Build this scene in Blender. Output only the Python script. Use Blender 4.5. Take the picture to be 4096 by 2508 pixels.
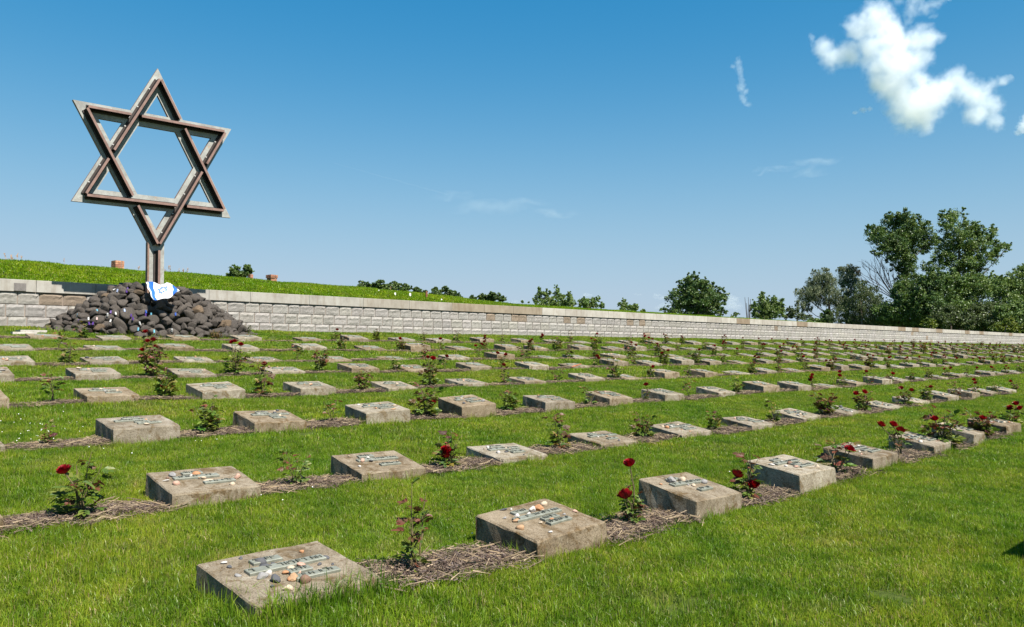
import bpy, math, random
import numpy as np
from mathutils import Vector, Matrix, Euler

rad = math.radians
random.seed(7)
rng = np.random.default_rng(7)
for o in list(bpy.data.objects):
    bpy.data.objects.remove(o)
sc = bpy.context.scene
C = sc.collection.objects

# ------------------------------------------------------------------ camera, sky, sun, exposure
CAMZ = 1.28
F_PX = 3225.0
PITCH = math.atan(146 / F_PX)
cam_d = bpy.data.cameras.new("camera")
cam_d.sensor_width = 36.0
cam_d.lens = 36.0 * F_PX / 4096
cam_d.clip_start = 0.05
cam_d.clip_end = 20000
cam = bpy.data.objects.new("camera", cam_d)
C.link(cam)
cam.location = (0, 0, CAMZ)
cam.rotation_euler = (math.pi / 2 + PITCH, 0, 0)
sc.camera = cam

SUN_EL = rad(53)
SUN_AZ = math.atan2(0.70, -0.71)            # from +Y towards +X
SUN_DIR = Vector((math.sin(SUN_AZ) * math.cos(SUN_EL), math.cos(SUN_AZ) * math.cos(SUN_EL), math.sin(SUN_EL)))
world = bpy.data.worlds.new("World")
sc.world = world
world.use_nodes = True
wn, wl = world.node_tree.nodes, world.node_tree.links
wn.clear()
sky = wn.new("ShaderNodeTexSky")
sky.sky_type = 'NISHITA'
sky.sun_disc = False
sky.sun_elevation = SUN_EL
sky.sun_rotation = SUN_AZ
sky.altitude = 0
sky.air_density = 1.0
sky.dust_density = 0.3
sky.ozone_density = 1.6
hs = wn.new("ShaderNodeHueSaturation")
hs.inputs["Saturation"].default_value = 1.25
hs.inputs["Value"].default_value = 1.0
wbg = wn.new("ShaderNodeBackground")
wbg.inputs["Strength"].default_value = 0.12
wout = wn.new("ShaderNodeOutputWorld")
wl.new(sky.outputs[0], hs.inputs["Color"])
# film-like response of the sky's colour: one smooth curve per channel over the whole sky
sep = wn.new("ShaderNodeSeparateColor"); comb = wn.new("ShaderNodeCombineColor")
wl.new(hs.outputs[0], sep.inputs[0])
for ch, (gain, gam) in enumerate(((1.285, 1.50), (0.713, 0.62), (0.831, 0.45))):
    m1 = wn.new("ShaderNodeMath"); m1.operation = 'MULTIPLY'; m1.inputs[1].default_value = 0.12
    m2 = wn.new("ShaderNodeMath"); m2.operation = 'POWER'; m2.inputs[1].default_value = gam
    m3 = wn.new("ShaderNodeMath"); m3.operation = 'MULTIPLY'; m3.inputs[1].default_value = gain / (2 ** 1.15) / 0.12
    wl.new(sep.outputs[ch], m1.inputs[0]); wl.new(m1.outputs[0], m2.inputs[0]); wl.new(m2.outputs[0], m3.inputs[0]); wl.new(m3.outputs[0], comb.inputs[ch])
# pale summer haze thickening smoothly towards the horizon all round
wtc = wn.new("ShaderNodeTexCoord"); wsx = wn.new("ShaderNodeSeparateXYZ"); wl.new(wtc.outputs["Generated"], wsx.inputs[0])
def wmath(op, a, b=None):
    m = wn.new("ShaderNodeMath"); m.operation = op
    for i, x in enumerate((a, b)):
        if x is None: continue
        if hasattr(x, "is_output"): wl.new(x, m.inputs[i])
        else: m.inputs[i].default_value = x
    return m.outputs[0]
zc = wmath('DIVIDE', wmath('MAXIMUM', wsx.outputs[2], 0.0), 0.215)
hz = wmath('MULTIPLY', wmath('EXPONENT', wmath('MULTIPLY', wmath('MULTIPLY', zc, zc), -1.0)), 0.85)
wmix = wn.new("ShaderNodeMix"); wmix.data_type = 'RGBA'
wl.new(hz, wmix.inputs[0]); wl.new(comb.outputs[0], wmix.inputs[6])
wmix.inputs[7].default_value = (*[c / (2 ** 1.15) / 0.12 for c in (0.42, 0.60, 0.735)], 1)
wl.new(wmix.outputs[2], wbg.inputs["Color"])
wl.new(wbg.outputs[0], wout.inputs["Surface"])

sun_d = bpy.data.lights.new("sun", 'SUN')
sun_d.energy = 5.0
sun_d.angle = rad(0.5)
sun_d.color = (1.0, 0.955, 0.88)
sun = bpy.data.objects.new("sun", sun_d)
C.link(sun)
sun.rotation_euler = SUN_DIR.to_track_quat('Z', 'Y').to_euler()
sun.location = SUN_DIR * 50

sc.view_settings.view_transform = 'Standard'
sc.view_settings.look = 'None'
sc.view_settings.exposure = 1.15
sc.view_settings.gamma = 1.0
sc.view_settings.use_curve_mapping = False
sc.render.engine = 'CYCLES'
cy = sc.cycles
cy.use_denoising = True
cy.max_bounces = 10
cy.diffuse_bounces = 4
cy.glossy_bounces = 3
cy.transmission_bounces = 6
cy.volume_bounces = 8
cy.volume_step_rate = 0.35
cy.volume_max_steps = 160
cy.transparent_max_bounces = 8

# ------------------------------------------------------------------ layout: u along the rows, v across them, in row pitches P
P = 1.6
U = np.array([0.71001, 0.70419, 0.0])
V = np.array([-0.70419, 0.71001, 0.0])
UV_ROT = math.atan2(U[1], U[0])

def W(u, v, z=0.0):
    p = (u * U + v * V) * P
    return Vector((p[0], p[1], z * P + CAMZ))

def ray(px, py):
    d = np.array([px - 2048.0, F_PX, -(py - 1254.0)])
    c, s = math.cos(PITCH), math.sin(PITCH)
    return np.array([d[0], c * d[1] - s * d[2], s * d[1] + c * d[2]])

def hit_v(px, py, v):                        # point of a sight line on the upright plane v = const, as (u, z)
    d = ray(px, py)
    k = v / (d @ V)
    return d @ U * k, d[2] * k

def at_dist(px, py, dist):                   # world point of a sight line at a depth in metres
    d = ray(px, py)
    k = dist / d[1]
    return Vector((d[0] * k, d[1] * k, d[2] * k + CAMZ))

def in_px(p):                                # world point -> 4096 px
    x, y, z = p[0], p[1], p[2] - CAMZ
    c, s = math.cos(PITCH), math.sin(PITCH)
    yy, zz = c * y + s * z, -s * y + c * z
    if yy < 0.05:
        return (1e9, 1e9)
    return (2048 + F_PX * x / yy, 1254 - F_PX * zz / yy)

GV = np.array([-30, -8, -3, 0, 1.97, 3.46, 5.12, 6.81, 8.14, 9.30, 10.38, 12.04, 14.2, 14.8])
GZ = np.array([-1.0, -.98, -.88, -.80, -.735, -.665, -.555, -.41, -.268, -.146, -.002, .151, .385, .43]) - 0.022
_fv = np.linspace(-30, 14.8, 900)
_fz = np.interp(_fv, GV, GZ)
_k = np.ones(17) / 17
_fz = np.convolve(np.pad(_fz, 8, mode='edge'), _k, mode='valid')

def gz(u, v):                                # soil height in pitches
    u = np.asarray(u, float); v = np.asarray(v, float)
    b = np.interp(v, _fv, _fz)
    b = b + 0.064 * np.exp(-((u - 1.18) / .52) ** 2 - ((v - 2.02) / .42) ** 2)
    return b + 0.006 * np.sin(u * 2.1 + v * 1.3) + 0.005 * np.sin(u * 0.9 - v * 2.7 + 1.0) + 0.003 * np.sin(4.1 * u + 3.3 * v)

# ------------------------------------------------------------------ material helpers
def mat(name):
    m = bpy.data.materials.new(name)
    m.use_nodes = True
    nt = m.node_tree
    nt.nodes.clear()
    out = nt.nodes.new("ShaderNodeOutputMaterial")
    return m, nt, nt.nodes, nt.links, out

def N(nt, kind, **kw):
    n = nt.nodes.new("ShaderNode" + kind)
    for k, v in kw.items():
        if k in n.inputs:
            n.inputs[k].default_value = v
        else:
            setattr(n, k, v)
    return n

def ramp(nt, src, stops):
    r = nt.nodes.new("ShaderNodeValToRGB")
    els = r.color_ramp.elements
    while len(els) > 1:
        els.remove(els[-1])
    els[0].position = stops[0][0]; els[0].color = (*stops[0][1], 1) if len(stops[0][1]) == 3 else stops[0][1]
    for p, c in stops[1:]:
        e = els.new(p); e.color = (*c, 1) if len(c) == 3 else c
    nt.links.new(src, r.inputs[0])
    return r.outputs[0]

def mixc(nt, fac, a, b, mode='MIX'):
    m = nt.nodes.new("ShaderNodeMix")
    m.data_type = 'RGBA'; m.blend_type = mode
    for sock, val in ((m.inputs[0], fac), (m.inputs[6], a), (m.inputs[7], b)):
        if hasattr(val, "is_output"):
            nt.links.new(val, sock)
        elif isinstance(val, (int, float)):
            sock.default_value = val
        else:
            sock.default_value = (*val, 1)
    return m.outputs[2]

def coords(nt, scale=1.0, own=True):         # object coordinates, shifted per object so copies differ
    tc = nt.nodes.new("ShaderNodeTexCoord")
    mp = nt.nodes.new("ShaderNodeMapping")
    nt.links.new(tc.outputs["Object"], mp.inputs[0])
    mp.inputs["Scale"].default_value = (scale,) * 3
    if own:
        oi = nt.nodes.new("ShaderNodeObjectInfo")
        mu = nt.nodes.new("ShaderNodeMath"); mu.operation = 'MULTIPLY'; mu.inputs[1].default_value = 137.0
        nt.links.new(oi.outputs["Random"], mu.inputs[0])
        nt.links.new(mu.outputs[0], mp.inputs["Location"])
    return mp.outputs[0]

def noise(nt, vec, scale, detail=4, rough=0.6, dist=0.0):
    n = nt.nodes.new("ShaderNodeTexNoise")
    n.inputs["Scale"].default_value = scale; n.inputs["Detail"].default_value = detail
    n.inputs["Roughness"].default_value = rough; n.inputs["Distortion"].default_value = dist
    if vec is not None:
        nt.links.new(vec, n.inputs["Vector"])
    return n.outputs["Fac"]

def finish(nt, out, col, rough=0.85, bump=None, bump_s=0.3, bump_d=0.01, spec=0.3, metal=0.0):
    b = nt.nodes.new("ShaderNodeBsdfPrincipled")
    if hasattr(col, "is_output"):
        nt.links.new(col, b.inputs["Base Color"])
    else:
        b.inputs["Base Color"].default_value = (*col, 1)
    b.inputs["Roughness"].default_value = rough
    b.inputs["Specular IOR Level"].default_value = spec
    b.inputs["Metallic"].default_value = metal
    if bump is not None:
        bn = nt.nodes.new("ShaderNodeBump")
        bn.inputs["Strength"].default_value = bump_s; bn.inputs["Distance"].default_value = bump_d
        nt.links.new(bump, bn.inputs["Height"]); nt.links.new(bn.outputs[0], b.inputs["Normal"])
    nt.links.new(b.outputs[0], out.inputs[0])
    return b

def obj_tint(nt, col):
    oi = nt.nodes.new("ShaderNodeObjectInfo")
    return mixc(nt, 1.0, col, oi.outputs["Color"], 'MULTIPLY')

def attr_col(nt, name="tint"):
    a = nt.nodes.new("ShaderNodeAttribute"); a.attribute_name = name
    return a.outputs["Color"]

# concrete of the grave markers, lichen and damp stains
def make_concrete():
    m, nt, n, l, out = mat("weathered_concrete")
    v = coords(nt)
    c = ramp(nt, noise(nt, v, 4.5, 8, 0.7), [(0.30, (0.079, 0.060, 0.040)), (0.46, (0.169, 0.137, 0.097)), (0.62, (0.226, 0.190, 0.144)), (0.74, (0.271, 0.237, 0.189))])
    lich = ramp(nt, noise(nt, v, 7.0, 7, 0.78, 0.8), [(0.50, (0, 0, 0)), (0.62, (1, 1, 1))])
    c = mixc(nt, lich, c, mixc(nt, noise(nt, v, 30, 3), (0.129, 0.083, 0.034), (0.066, 0.049, 0.031)))
    pale = ramp(nt, noise(nt, v, 13.0, 5, 0.7, 0.3), [(0.60, (0, 0, 0)), (0.72, (1, 1, 1))])
    c = mixc(nt, pale, c, (0.267, 0.242, 0.196))
    sp = ramp(nt, noise(nt, v, 110, 4, 0.75), [(0.32, (0.45, 0.41, 0.37)), (0.48, (1, 1, 1)), (0.70, (1.3, 1.29, 1.27))])
    c = mixc(nt, 1.0, c, sp, 'MULTIPLY')
    c = obj_tint(nt, c)
    finish(nt, out, c, 0.92, noise(nt, v, 55, 8, 0.8), 0.8, 0.010, 0.2)
    return m
M_CONC = make_concrete()

def make_bronze():
    m, nt, n, l, out = mat("patinated_bronze")
    v = coords(nt)
    c = ramp(nt, noise(nt, v, 25, 5, 0.7), [(0.3, (0.130, 0.132, 0.100)), (0.55, (0.190, 0.194, 0.156)), (0.75, (0.255, 0.26, 0.21))])
    finish(nt, out, c, 0.55, noise(nt, v, 120, 3), 0.3, 0.003, 0.4, 0.15)
    return m
M_BRONZE = make_bronze()

def make_letter():
    m, nt, n, l, out = mat("dark_bronze")
    finish(nt, out, (0.10, 0.103, 0.082), 0.6, None, spec=0.4, metal=0.2)
    return m
M_LETTER = make_letter()

def make_pebble():
    m, nt, n, l, out = mat("pebble_stone")
    v = coords(nt)
    c = ramp(nt, noise(nt, v, 30, 5, 0.7), [(0.25, (0.55, 0.52, 0.5)), (0.6, (1, 1, 1)), (0.8, (1.15, 1.12, 1.1))])
    finish(nt, out, obj_tint(nt, c), 0.7, noise(nt, v, 120, 4), 0.3, 0.003, 0.35)
    return m
M_PEB = make_pebble()

def make_basalt():
    m, nt, n, l, out = mat("basalt")
    v = coords(nt)
    c = ramp(nt, noise(nt, v, 5, 8, 0.7), [(0.28, (0.038, 0.032, 0.027)), (0.55, (0.078, 0.066, 0.055)), (0.76, (0.122, 0.104, 0.086))])
    dust = ramp(nt, noise(nt, v, 11, 6, 0.7, 0.5), [(0.58, (0, 0, 0)), (0.72, (1, 1, 1))])
    c = mixc(nt, dust, c, (0.115, 0.095, 0.072))
    finish(nt, out, obj_tint(nt, c), 0.85, noise(nt, v, 22, 8, 0.7), 0.7, 0.03, 0.25)
    return m
M_BASALT = make_basalt()

def make_granite():
    m, nt, n, l, out = mat("granite")
    v = coords(nt)
    c = ramp(nt, noise(nt, v, 6, 8, 0.7), [(0.25, (0.176, 0.162, 0.150)), (0.5, (0.256, 0.242, 0.228)), (0.75, (0.312, 0.298, 0.282))])
    sp = ramp(nt, noise(nt, v, 90, 3, 0.7), [(0.3, (0.6, 0.58, 0.56)), (0.5, (1, 1, 1)), (0.7, (1.12, 1.12, 1.12))])
    c = mixc(nt, 1.0, c, sp, 'MULTIPLY')
    finish(nt, out, obj_tint(nt, c), 0.85, noise(nt, v, 30, 8, 0.75), 0.8, 0.03, 0.25)
    return m
M_GRANITE = make_granite()

def make_coping():
    m, nt, n, l, out = mat("sawn_coping_stone")
    v = coords(nt)
    mp = N(nt, "Mapping"); l.new(v, mp.inputs[0]); mp.inputs["Scale"].default_value = (3.2, 3.2, 0.5)
    c = ramp(nt, noise(nt, v, 3, 7, 0.65), [(0.3, (0.226, 0.208, 0.181)), (0.55, (0.294, 0.275, 0.244)), (0.75, (0.333, 0.320, 0.288))])
    st = ramp(nt, noise(nt, mp.outputs[0], 2.4, 5, 0.6), [(0.50, (0, 0, 0)), (0.78, (0.8, 0.8, 0.8))])
    c = mixc(nt, st, c, (0.18, 0.145, 0.11))
    finish(nt, out, obj_tint(nt, c), 0.85, noise(nt, v, 60, 5), 0.25, 0.006, 0.25)
    return m
M_COPING = make_coping()

def plain(name, col, rough=0.8, ns=20.0, var=0.35, spec=0.3, bump=0.2, metal=0.0):
    m, nt, n, l, out = mat(name)
    v = coords(nt)
    f = noise(nt, v, ns, 6, 0.65)
    c = ramp(nt, f, [(0.25, tuple(x * (1 - var) for x in col)), (0.5, col), (0.78, tuple(min(1, x * (1 + var)) for x in col))])
    finish(nt, out, c, rough, f, bump, 0.01, spec, metal)
    return m
M_MORTAR = plain("mortar", (0.235, 0.19, 0.155), 0.95, 12)
M_PLAQUE = plain("grey_plaque", (0.14, 0.125, 0.115), 0.6, 30)
M_SLAB = plain("pale_paving", (0.42, 0.38, 0.34), 0.9, 8)

def make_steel():
    m, nt, n, l, out = mat("weathered_pale_plate")
    v = coords(nt)
    c = ramp(nt, noise(nt, v, 2.2, 7, 0.7), [(0.25, (0.152, 0.147, 0.136)), (0.5, (0.285, 0.285, 0.261)), (0.75, (0.389, 0.399, 0.370))])
    gr = ramp(nt, noise(nt, v, 9, 6, 0.75, 0.5), [(0.5, (0, 0, 0)), (0.7, (0.8, 0.8, 0.8))])
    c = mixc(nt, gr, c, (0.19, 0.17, 0.148))
    ru = ramp(nt, noise(nt, v, 3.1, 6, 0.7, 0.4), [(0.63, (0, 0, 0)), (0.70, (1, 1, 1))])
    c = mixc(nt, ru, c, (0.34, 0.17, 0.06))
    finish(nt, out, c, 0.6, noise(nt, v, 40, 5), 0.25, 0.004, 0.35, 0.1)
    return m
M_PLATE = make_steel()
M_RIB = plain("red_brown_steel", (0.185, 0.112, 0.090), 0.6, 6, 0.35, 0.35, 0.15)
M_RIBSIDE = plain("dark_rib_flank", (0.016, 0.012, 0.011), 0.75, 6, 0.3, 0.2, 0.1)  # rib sides near black: the shade of unlit flanks put into the colour
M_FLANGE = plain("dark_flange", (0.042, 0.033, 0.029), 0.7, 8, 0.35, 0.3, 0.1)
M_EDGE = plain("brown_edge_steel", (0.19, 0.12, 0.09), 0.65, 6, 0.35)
M_BOLT = plain("galvanised_bolt", (0.45, 0.43, 0.40), 0.45, 30, 0.2, 0.5, 0.05, 0.4)

def make_brick():
    m, nt, n, l, out = mat("chimney_brick")
    v = coords(nt)
    c = ramp(nt, noise(nt, v, 14, 6, 0.7), [(0.25, (0.16, 0.07, 0.04)), (0.5, (0.30, 0.14, 0.085)), (0.78, (0.42, 0.25, 0.16))])
    finish(nt, out, obj_tint(nt, c), 0.9, noise(nt, v, 60, 4), 0.4, 0.006, 0.2)
    return m
M_BRICK = make_brick()

# leaves and blades: diffuse with light passing through
def leafy(name, base=None, attr="tint", trans=0.35, patch=None, gloss=0.04, rough=0.4, rand=0.0):
    m, nt, n, l, out = mat(name)
    c = attr_col(nt, attr) if base is None else None
    if base is not None:
        rgb = N(nt, "RGB"); rgb.outputs[0].default_value = (*base, 1); c = rgb.outputs[0]
    if patch:
        g = N(nt, "NewGeometry")
        f = noise(nt, g.outputs["Position"], patch[0], 4, 0.6)
        c = mixc(nt, 1.0, c, ramp(nt, f, [(0.32, patch[1]), (0.5, (1, 1, 1)), (0.68, patch[2])]), 'MULTIPLY')
        f2 = noise(nt, g.outputs["Position"], patch[0] * 4.7, 3, 0.6)
        f3 = noise(nt, g.outputs["Position"], patch[0] * 2.3, 5, 0.65)
        c = mixc(nt, ramp(nt, f3, [(0.56, (0, 0, 0)), (0.70, (.55, .55, .55))]), c, (0.205, 0.195, 0.060))
        f4 = noise(nt, g.outputs["Position"], patch[0] * 9.0, 3, 0.6)
        c = mixc(nt, 1.0, c, ramp(nt, f4, [(0.36, (0.66, 0.78, 0.66)), (0.5, (1, 1, 1))]), 'MULTIPLY')
        c = mixc(nt, 1.0, c, ramp(nt, f2, [(0.35, (0.72, 0.80, 0.7)), (0.65, (1.28, 1.14, 1.2))]), 'MULTIPLY')
    if rand:
        oi = N(nt, "ObjectInfo")
        c = mixc(nt, 1.0, c, ramp(nt, oi.outputs["Random"], [(0, (1 - rand,) * 3), (1, (1 + rand,) * 3)]), 'MULTIPLY')
    d = N(nt, "BsdfDiffuse"); t = N(nt, "BsdfTranslucent")
    l.new(c, d.inputs[0])
    tc = mixc(nt, 1.0, c, (1.15, 1.2, 0.7), 'MULTIPLY')
    l.new(tc, t.inputs[0])
    ms = N(nt, "MixShader"); ms.inputs[0].default_value = trans
    l.new(d.outputs[0], ms.inputs[1]); l.new(t.outputs[0], ms.inputs[2])
    gl = N(nt, "BsdfGlossy"); gl.inputs["Roughness"].default_value = rough
    gl.inputs[0].default_value = (1, 1, 1, 1)
    m2 = N(nt, "MixShader"); m2.inputs[0].default_value = gloss
    l.new(ms.outputs[0], m2.inputs[1]); l.new(gl.outputs[0], m2.inputs[2])
    l.new(m2.outputs[0], out.inputs[0])
    return m
M_GRASS = leafy("grass_blades", trans=0.46, patch=(0.6, (0.76, 0.90, 0.82), (1.36, 1.12, 1.3)), gloss=0.012, rough=0.4, rand=0.12)
M_BERMGRASS = leafy("rampart_grass", trans=0.46, patch=(0.45, (0.82, 0.92, 0.85), (1.2, 1.06, 1.0)), gloss=0.01, rough=0.4, rand=0.12)
M_ROSELEAF = leafy("rose_leaves", trans=0.3, gloss=0.02, rough=0.5)
M_PETAL = leafy("rose_petals", base=(0.21, 0.003, 0.008), trans=0.2, gloss=0.03, rough=0.4)
M_TREELEAF = leafy("tree_leaves", trans=0.28, gloss=0.03, rough=0.5)
M_STEM = plain("rose_stem", (0.11, 0.085, 0.04), 0.7, 40)
M_BARK = plain("bark", (0.09, 0.07, 0.055), 0.95, 4, 0.45, 0.2, 0.6)
M_DEADWOOD = plain("dead_wood", (0.055, 0.044, 0.040), 0.95, 4, 0.4, 0.2, 0.4)

def make_mulch():
    m, nt, n, l, out = mat("bark_mulch")
    finish(nt, out, attr_col(nt), 0.9, None, spec=0.2)
    return m
M_MULCH = make_mulch()

def make_soil():
    m, nt, n, l, out = mat("mulch_soil")
    g = N(nt, "NewGeometry")
    f = noise(nt, g.outputs["Position"], 45, 6, 0.75)
    c = ramp(nt, f, [(0.3, (0.028, 0.019, 0.014)), (0.5, (0.068, 0.048, 0.037)), (0.7, (0.14, 0.105, 0.082))])
    finish(nt, out, c, 0.95, f, 1.0, 0.03, 0.15)
    return m
M_SOIL = make_soil()

def make_turf():
    m, nt, n, l, out = mat("turf_ground")
    g = N(nt, "NewGeometry")
    f = noise(nt, g.outputs["Position"], 14, 7, 0.7)
    c = ramp(nt, f, [(0.3, (0.022, 0.036, 0.006)), (0.5, (0.050, 0.072, 0.010)), (0.72, (0.095, 0.105, 0.026))])
    finish(nt, out, c, 0.95, f, 0.8, 0.03, 0.15)
    return m
M_TURF = make_turf()
M_FIELD = plain("far_field", (0.07, 0.11, 0.03), 0.95, 0.3, 0.3, 0.1, 0.0)

def make_print():
    m, nt, n, l, out = mat("printed_cloth")
    d = N(nt, "BsdfDiffuse"); t = N(nt, "BsdfTranslucent"); ms = N(nt, "MixShader"); ms.inputs[0].default_value = 0.15
    c = attr_col(nt); l.new(c, d.inputs[0]); l.new(c, t.inputs[0])
    l.new(d.outputs[0], ms.inputs[1]); l.new(t.outputs[0], ms.inputs[2]); l.new(ms.outputs[0], out.inputs[0])
    return m
M_PRINT = make_print()

def make_candle():
    m, nt, n, l, out = mat("candle_plastic")
    oi = N(nt, "ObjectInfo")
    finish(nt, out, oi.outputs["Color"], 0.35, None, spec=0.5)
    return m
M_CANDLE = make_candle()
M_WOOD = plain("red_brown_wood", (0.32, 0.11, 0.05), 0.8, 20)
M_WHITE = plain("white_paint", (0.72, 0.70, 0.66), 0.6, 10, 0.1)
M_BROWNPOST = plain("brown_post", (0.16, 0.06, 0.035), 0.8, 10, 0.3)
M_STALK = plain("dry_stalk", (0.30, 0.19, 0.11), 0.9, 10, 0.3)

# ------------------------------------------------------------------ mesh helpers
class MB:
    def __init__(self):
        self.v, self.f, self.c = [], [], []
    def add(self, verts, faces, col=None):
        k = len(self.v)
        self.v.extend([tuple(x) for x in verts])
        self.f.extend([tuple(i + k for i in q) for q in faces])
        self.c.extend([col] * len(faces))
    def box(self, x0, x1, y0, y1, z0, z1, col=None):
        self.add([(x0, y0, z0), (x1, y0, z0), (x1, y1, z0), (x0, y1, z0), (x0, y0, z1), (x1, y0, z1), (x1, y1, z1), (x0, y1, z1)],
                 [(0, 3, 2, 1), (4, 5, 6, 7), (0, 1, 5, 4), (1, 2, 6, 5), (2, 3, 7, 6), (3, 0, 4, 7)], col)
    def tube(self, pts, radii, sides=5, col=None, cap=True):
        pts = [Vector(p) for p in pts]
        ring0 = len(self.v); k = len(self.v); verts = []
        for i, p in enumerate(pts):
            t = (pts[min(i + 1, len(pts) - 1)] - pts[max(i - 1, 0)])
            t = t.normalized() if t.length > 1e-9 else Vector((0, 0, 1))
            a = t.cross(Vector((0.3, 0.9, 0.2)))
            if a.length < 1e-4:
                a = t.cross(Vector((1, 0, 0)))
            a.normalize(); b = t.cross(a)
            for s in range(sides):
                an = 2 * math.pi * s / sides
                verts.append(p + (a * math.cos(an) + b * math.sin(an)) * radii[i])
        faces = []
        for i in range(len(pts) - 1):
            for s in range(sides):
                s2 = (s + 1) % sides
                faces.append((i * sides + s, i * sides + s2, (i + 1) * sides + s2, (i + 1) * sides + s))
        if cap:
            faces.append(tuple(range(sides - 1, -1, -1)))
            faces.append(tuple((len(pts) - 1) * sides + s for s in range(sides)))
        self.add(verts, faces, col)
    def mesh(self, name, material, smooth=False):
        me = bpy.data.meshes.new(name)
        me.from_pydata(self.v, [], self.f)
        if any(c is not None for c in self.c):
            a = me.attributes.new("tint", 'FLOAT_COLOR', 'FACE')
            arr = np.array([(*(c or (1, 1, 1)), 1.0) for c in self.c], dtype=np.float32).ravel()
            a.data.foreach_set("color", arr)
        if material:
            me.materials.append(material)
        if smooth:
            me.polygons.foreach_set("use_smooth", [True] * len(me.polygons))
        me.update()
        return me

def np_mesh(name, verts, quads, material, tint=None, smooth=False):   # big meshes of equal-sized polygons
    me = bpy.data.meshes.new(name)
    n, k = quads.shape
    me.vertices.add(len(verts)); me.vertices.foreach_set("co", np.ascontiguousarray(verts, dtype=np.float32).ravel())
    me.loops.add(n * k); me.loops.foreach_set("vertex_index", np.ascontiguousarray(quads, dtype=np.int32).ravel())
    me.polygons.add(n); me.polygons.foreach_set("loop_start", np.arange(0, n * k, k, dtype=np.int32))
    if tint is not None:
        a = me.attributes.new("tint", 'FLOAT_COLOR', 'FACE')
        a.data.foreach_set("color", np.concatenate([tint, np.ones((n, 1))], 1).astype(np.float32).ravel())
    if material:
        me.materials.append(material)
    if smooth:
        me.polygons.foreach_set("use_smooth", [True] * n)
    me.update(calc_edges=True); me.validate()
    return me

def link(name, mesh, parent=None, loc=(0, 0, 0), rot=(0, 0, 0), scale=(1, 1, 1), color=None):
    o = bpy.data.objects.new(name, mesh)
    C.link(o)
    if parent: o.parent = parent
    o.location = loc; o.rotation_euler = rot; o.scale = scale
    if color: o.color = (*color, 1)
    return o

def tag(o, label=None, cat=None, group=None, kind=None):
    if label: o["label"] = label
    if cat: o["category"] = cat
    if group: o["group"] = group
    if kind: o["kind"] = kind
    return o

def thing(name, label, cat, loc=(0, 0, 0), rot=(0, 0, 0), group=None, scale=(1, 1, 1)):
    o = link(name, None, None, loc, rot, scale)
    o.empty_display_size = 0.1
    return tag(o, label, cat, group)

ORD1 = ["zeroth", "first", "second", "third", "fourth", "fifth", "sixth", "seventh", "eighth", "ninth", "tenth", "eleventh", "twelfth",
        "thirteenth", "fourteenth", "fifteenth", "sixteenth", "seventeenth", "eighteenth", "nineteenth"]
TENS = {2: ("twentieth", "twenty"), 3: ("thirtieth", "thirty"), 4: ("fortieth", "forty"), 5: ("fiftieth", "fifty"), 6: ("sixtieth", "sixty")}
def ordw(n):
    if n < 20: return ORD1[n]
    t, r = divmod(n, 10)
    return TENS[t][0] if r == 0 else TENS[t][1] + "-" + ORD1[r]

# a collection outside the scene that holds the patches which geometry nodes strew
def patch_collection(name, meshes):
    col = bpy.data.collections.new(name)
    for i, me in enumerate(meshes):
        o = bpy.data.objects.new("%s_patch" % name, me)
        col.objects.link(o)
    return col

def strew(name, pts, rotz, scl, idx, col, tilt=None, label=None):
    me = bpy.data.meshes.new(name)
    n = len(pts)
    me.vertices.add(n); me.vertices.foreach_set("co", np.asarray(pts, np.float32).ravel())
    a = me.attributes.new("rot", 'FLOAT_VECTOR', 'POINT')
    r = np.zeros((n, 3), np.float32); r[:, 2] = rotz
    if tilt is not None: r[:, 0] = tilt[:, 0]; r[:, 1] = tilt[:, 1]
    a.data.foreach_set("vector", r.ravel())
    a = me.attributes.new("scl", 'FLOAT_VECTOR', 'POINT'); a.data.foreach_set("vector", np.asarray(scl, np.float32).ravel())
    a = me.attributes.new("pick", 'INT', 'POINT'); a.data.foreach_set("value", np.asarray(idx, np.int32))
    o = link(name, me)
    ng = bpy.data.node_groups.new(name + "_strew", 'GeometryNodeTree')
    ng.interface.new_socket("Geometry", in_out='INPUT', socket_type='NodeSocketGeometry')
    ng.interface.new_socket("Geometry", in_out='OUTPUT', socket_type='NodeSocketGeometry')
    gi = ng.nodes.new("NodeGroupInput"); go = ng.nodes.new("NodeGroupOutput")
    ci = ng.nodes.new("GeometryNodeCollectionInfo"); ci.inputs[0].default_value = col
    ci.inputs["Separate Children"].default_value = True; ci.inputs["Reset Children"].default_value = True
    ip = ng.nodes.new("GeometryNodeInstanceOnPoints"); ip.inputs["Pick Instance"].default_value = True
    def named(nm, typ):
        x = ng.nodes.new("GeometryNodeInputNamedAttribute"); x.data_type = typ; x.inputs[0].default_value = nm
        return x.outputs[0]
    L = ng.links
    L.new(gi.outputs[0], ip.inputs["Points"]); L.new(ci.outputs[0], ip.inputs["Instance"])
    L.new(named("pick", 'INT'), ip.inputs["Instance Index"])
    e2r = ng.nodes.new("FunctionNodeEulerToRotation"); L.new(named("rot", 'FLOAT_VECTOR'), e2r.inputs[0])
    L.new(e2r.outputs[0], ip.inputs["Rotation"]); L.new(named("scl", 'FLOAT_VECTOR'), ip.inputs["Scale"])
    L.new(ip.outputs[0], go.inputs[0])
    md = o.modifiers.new("strew", 'NODES'); md.node_group = ng
    tag(o, label, None, None, "stuff")
    return o

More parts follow.
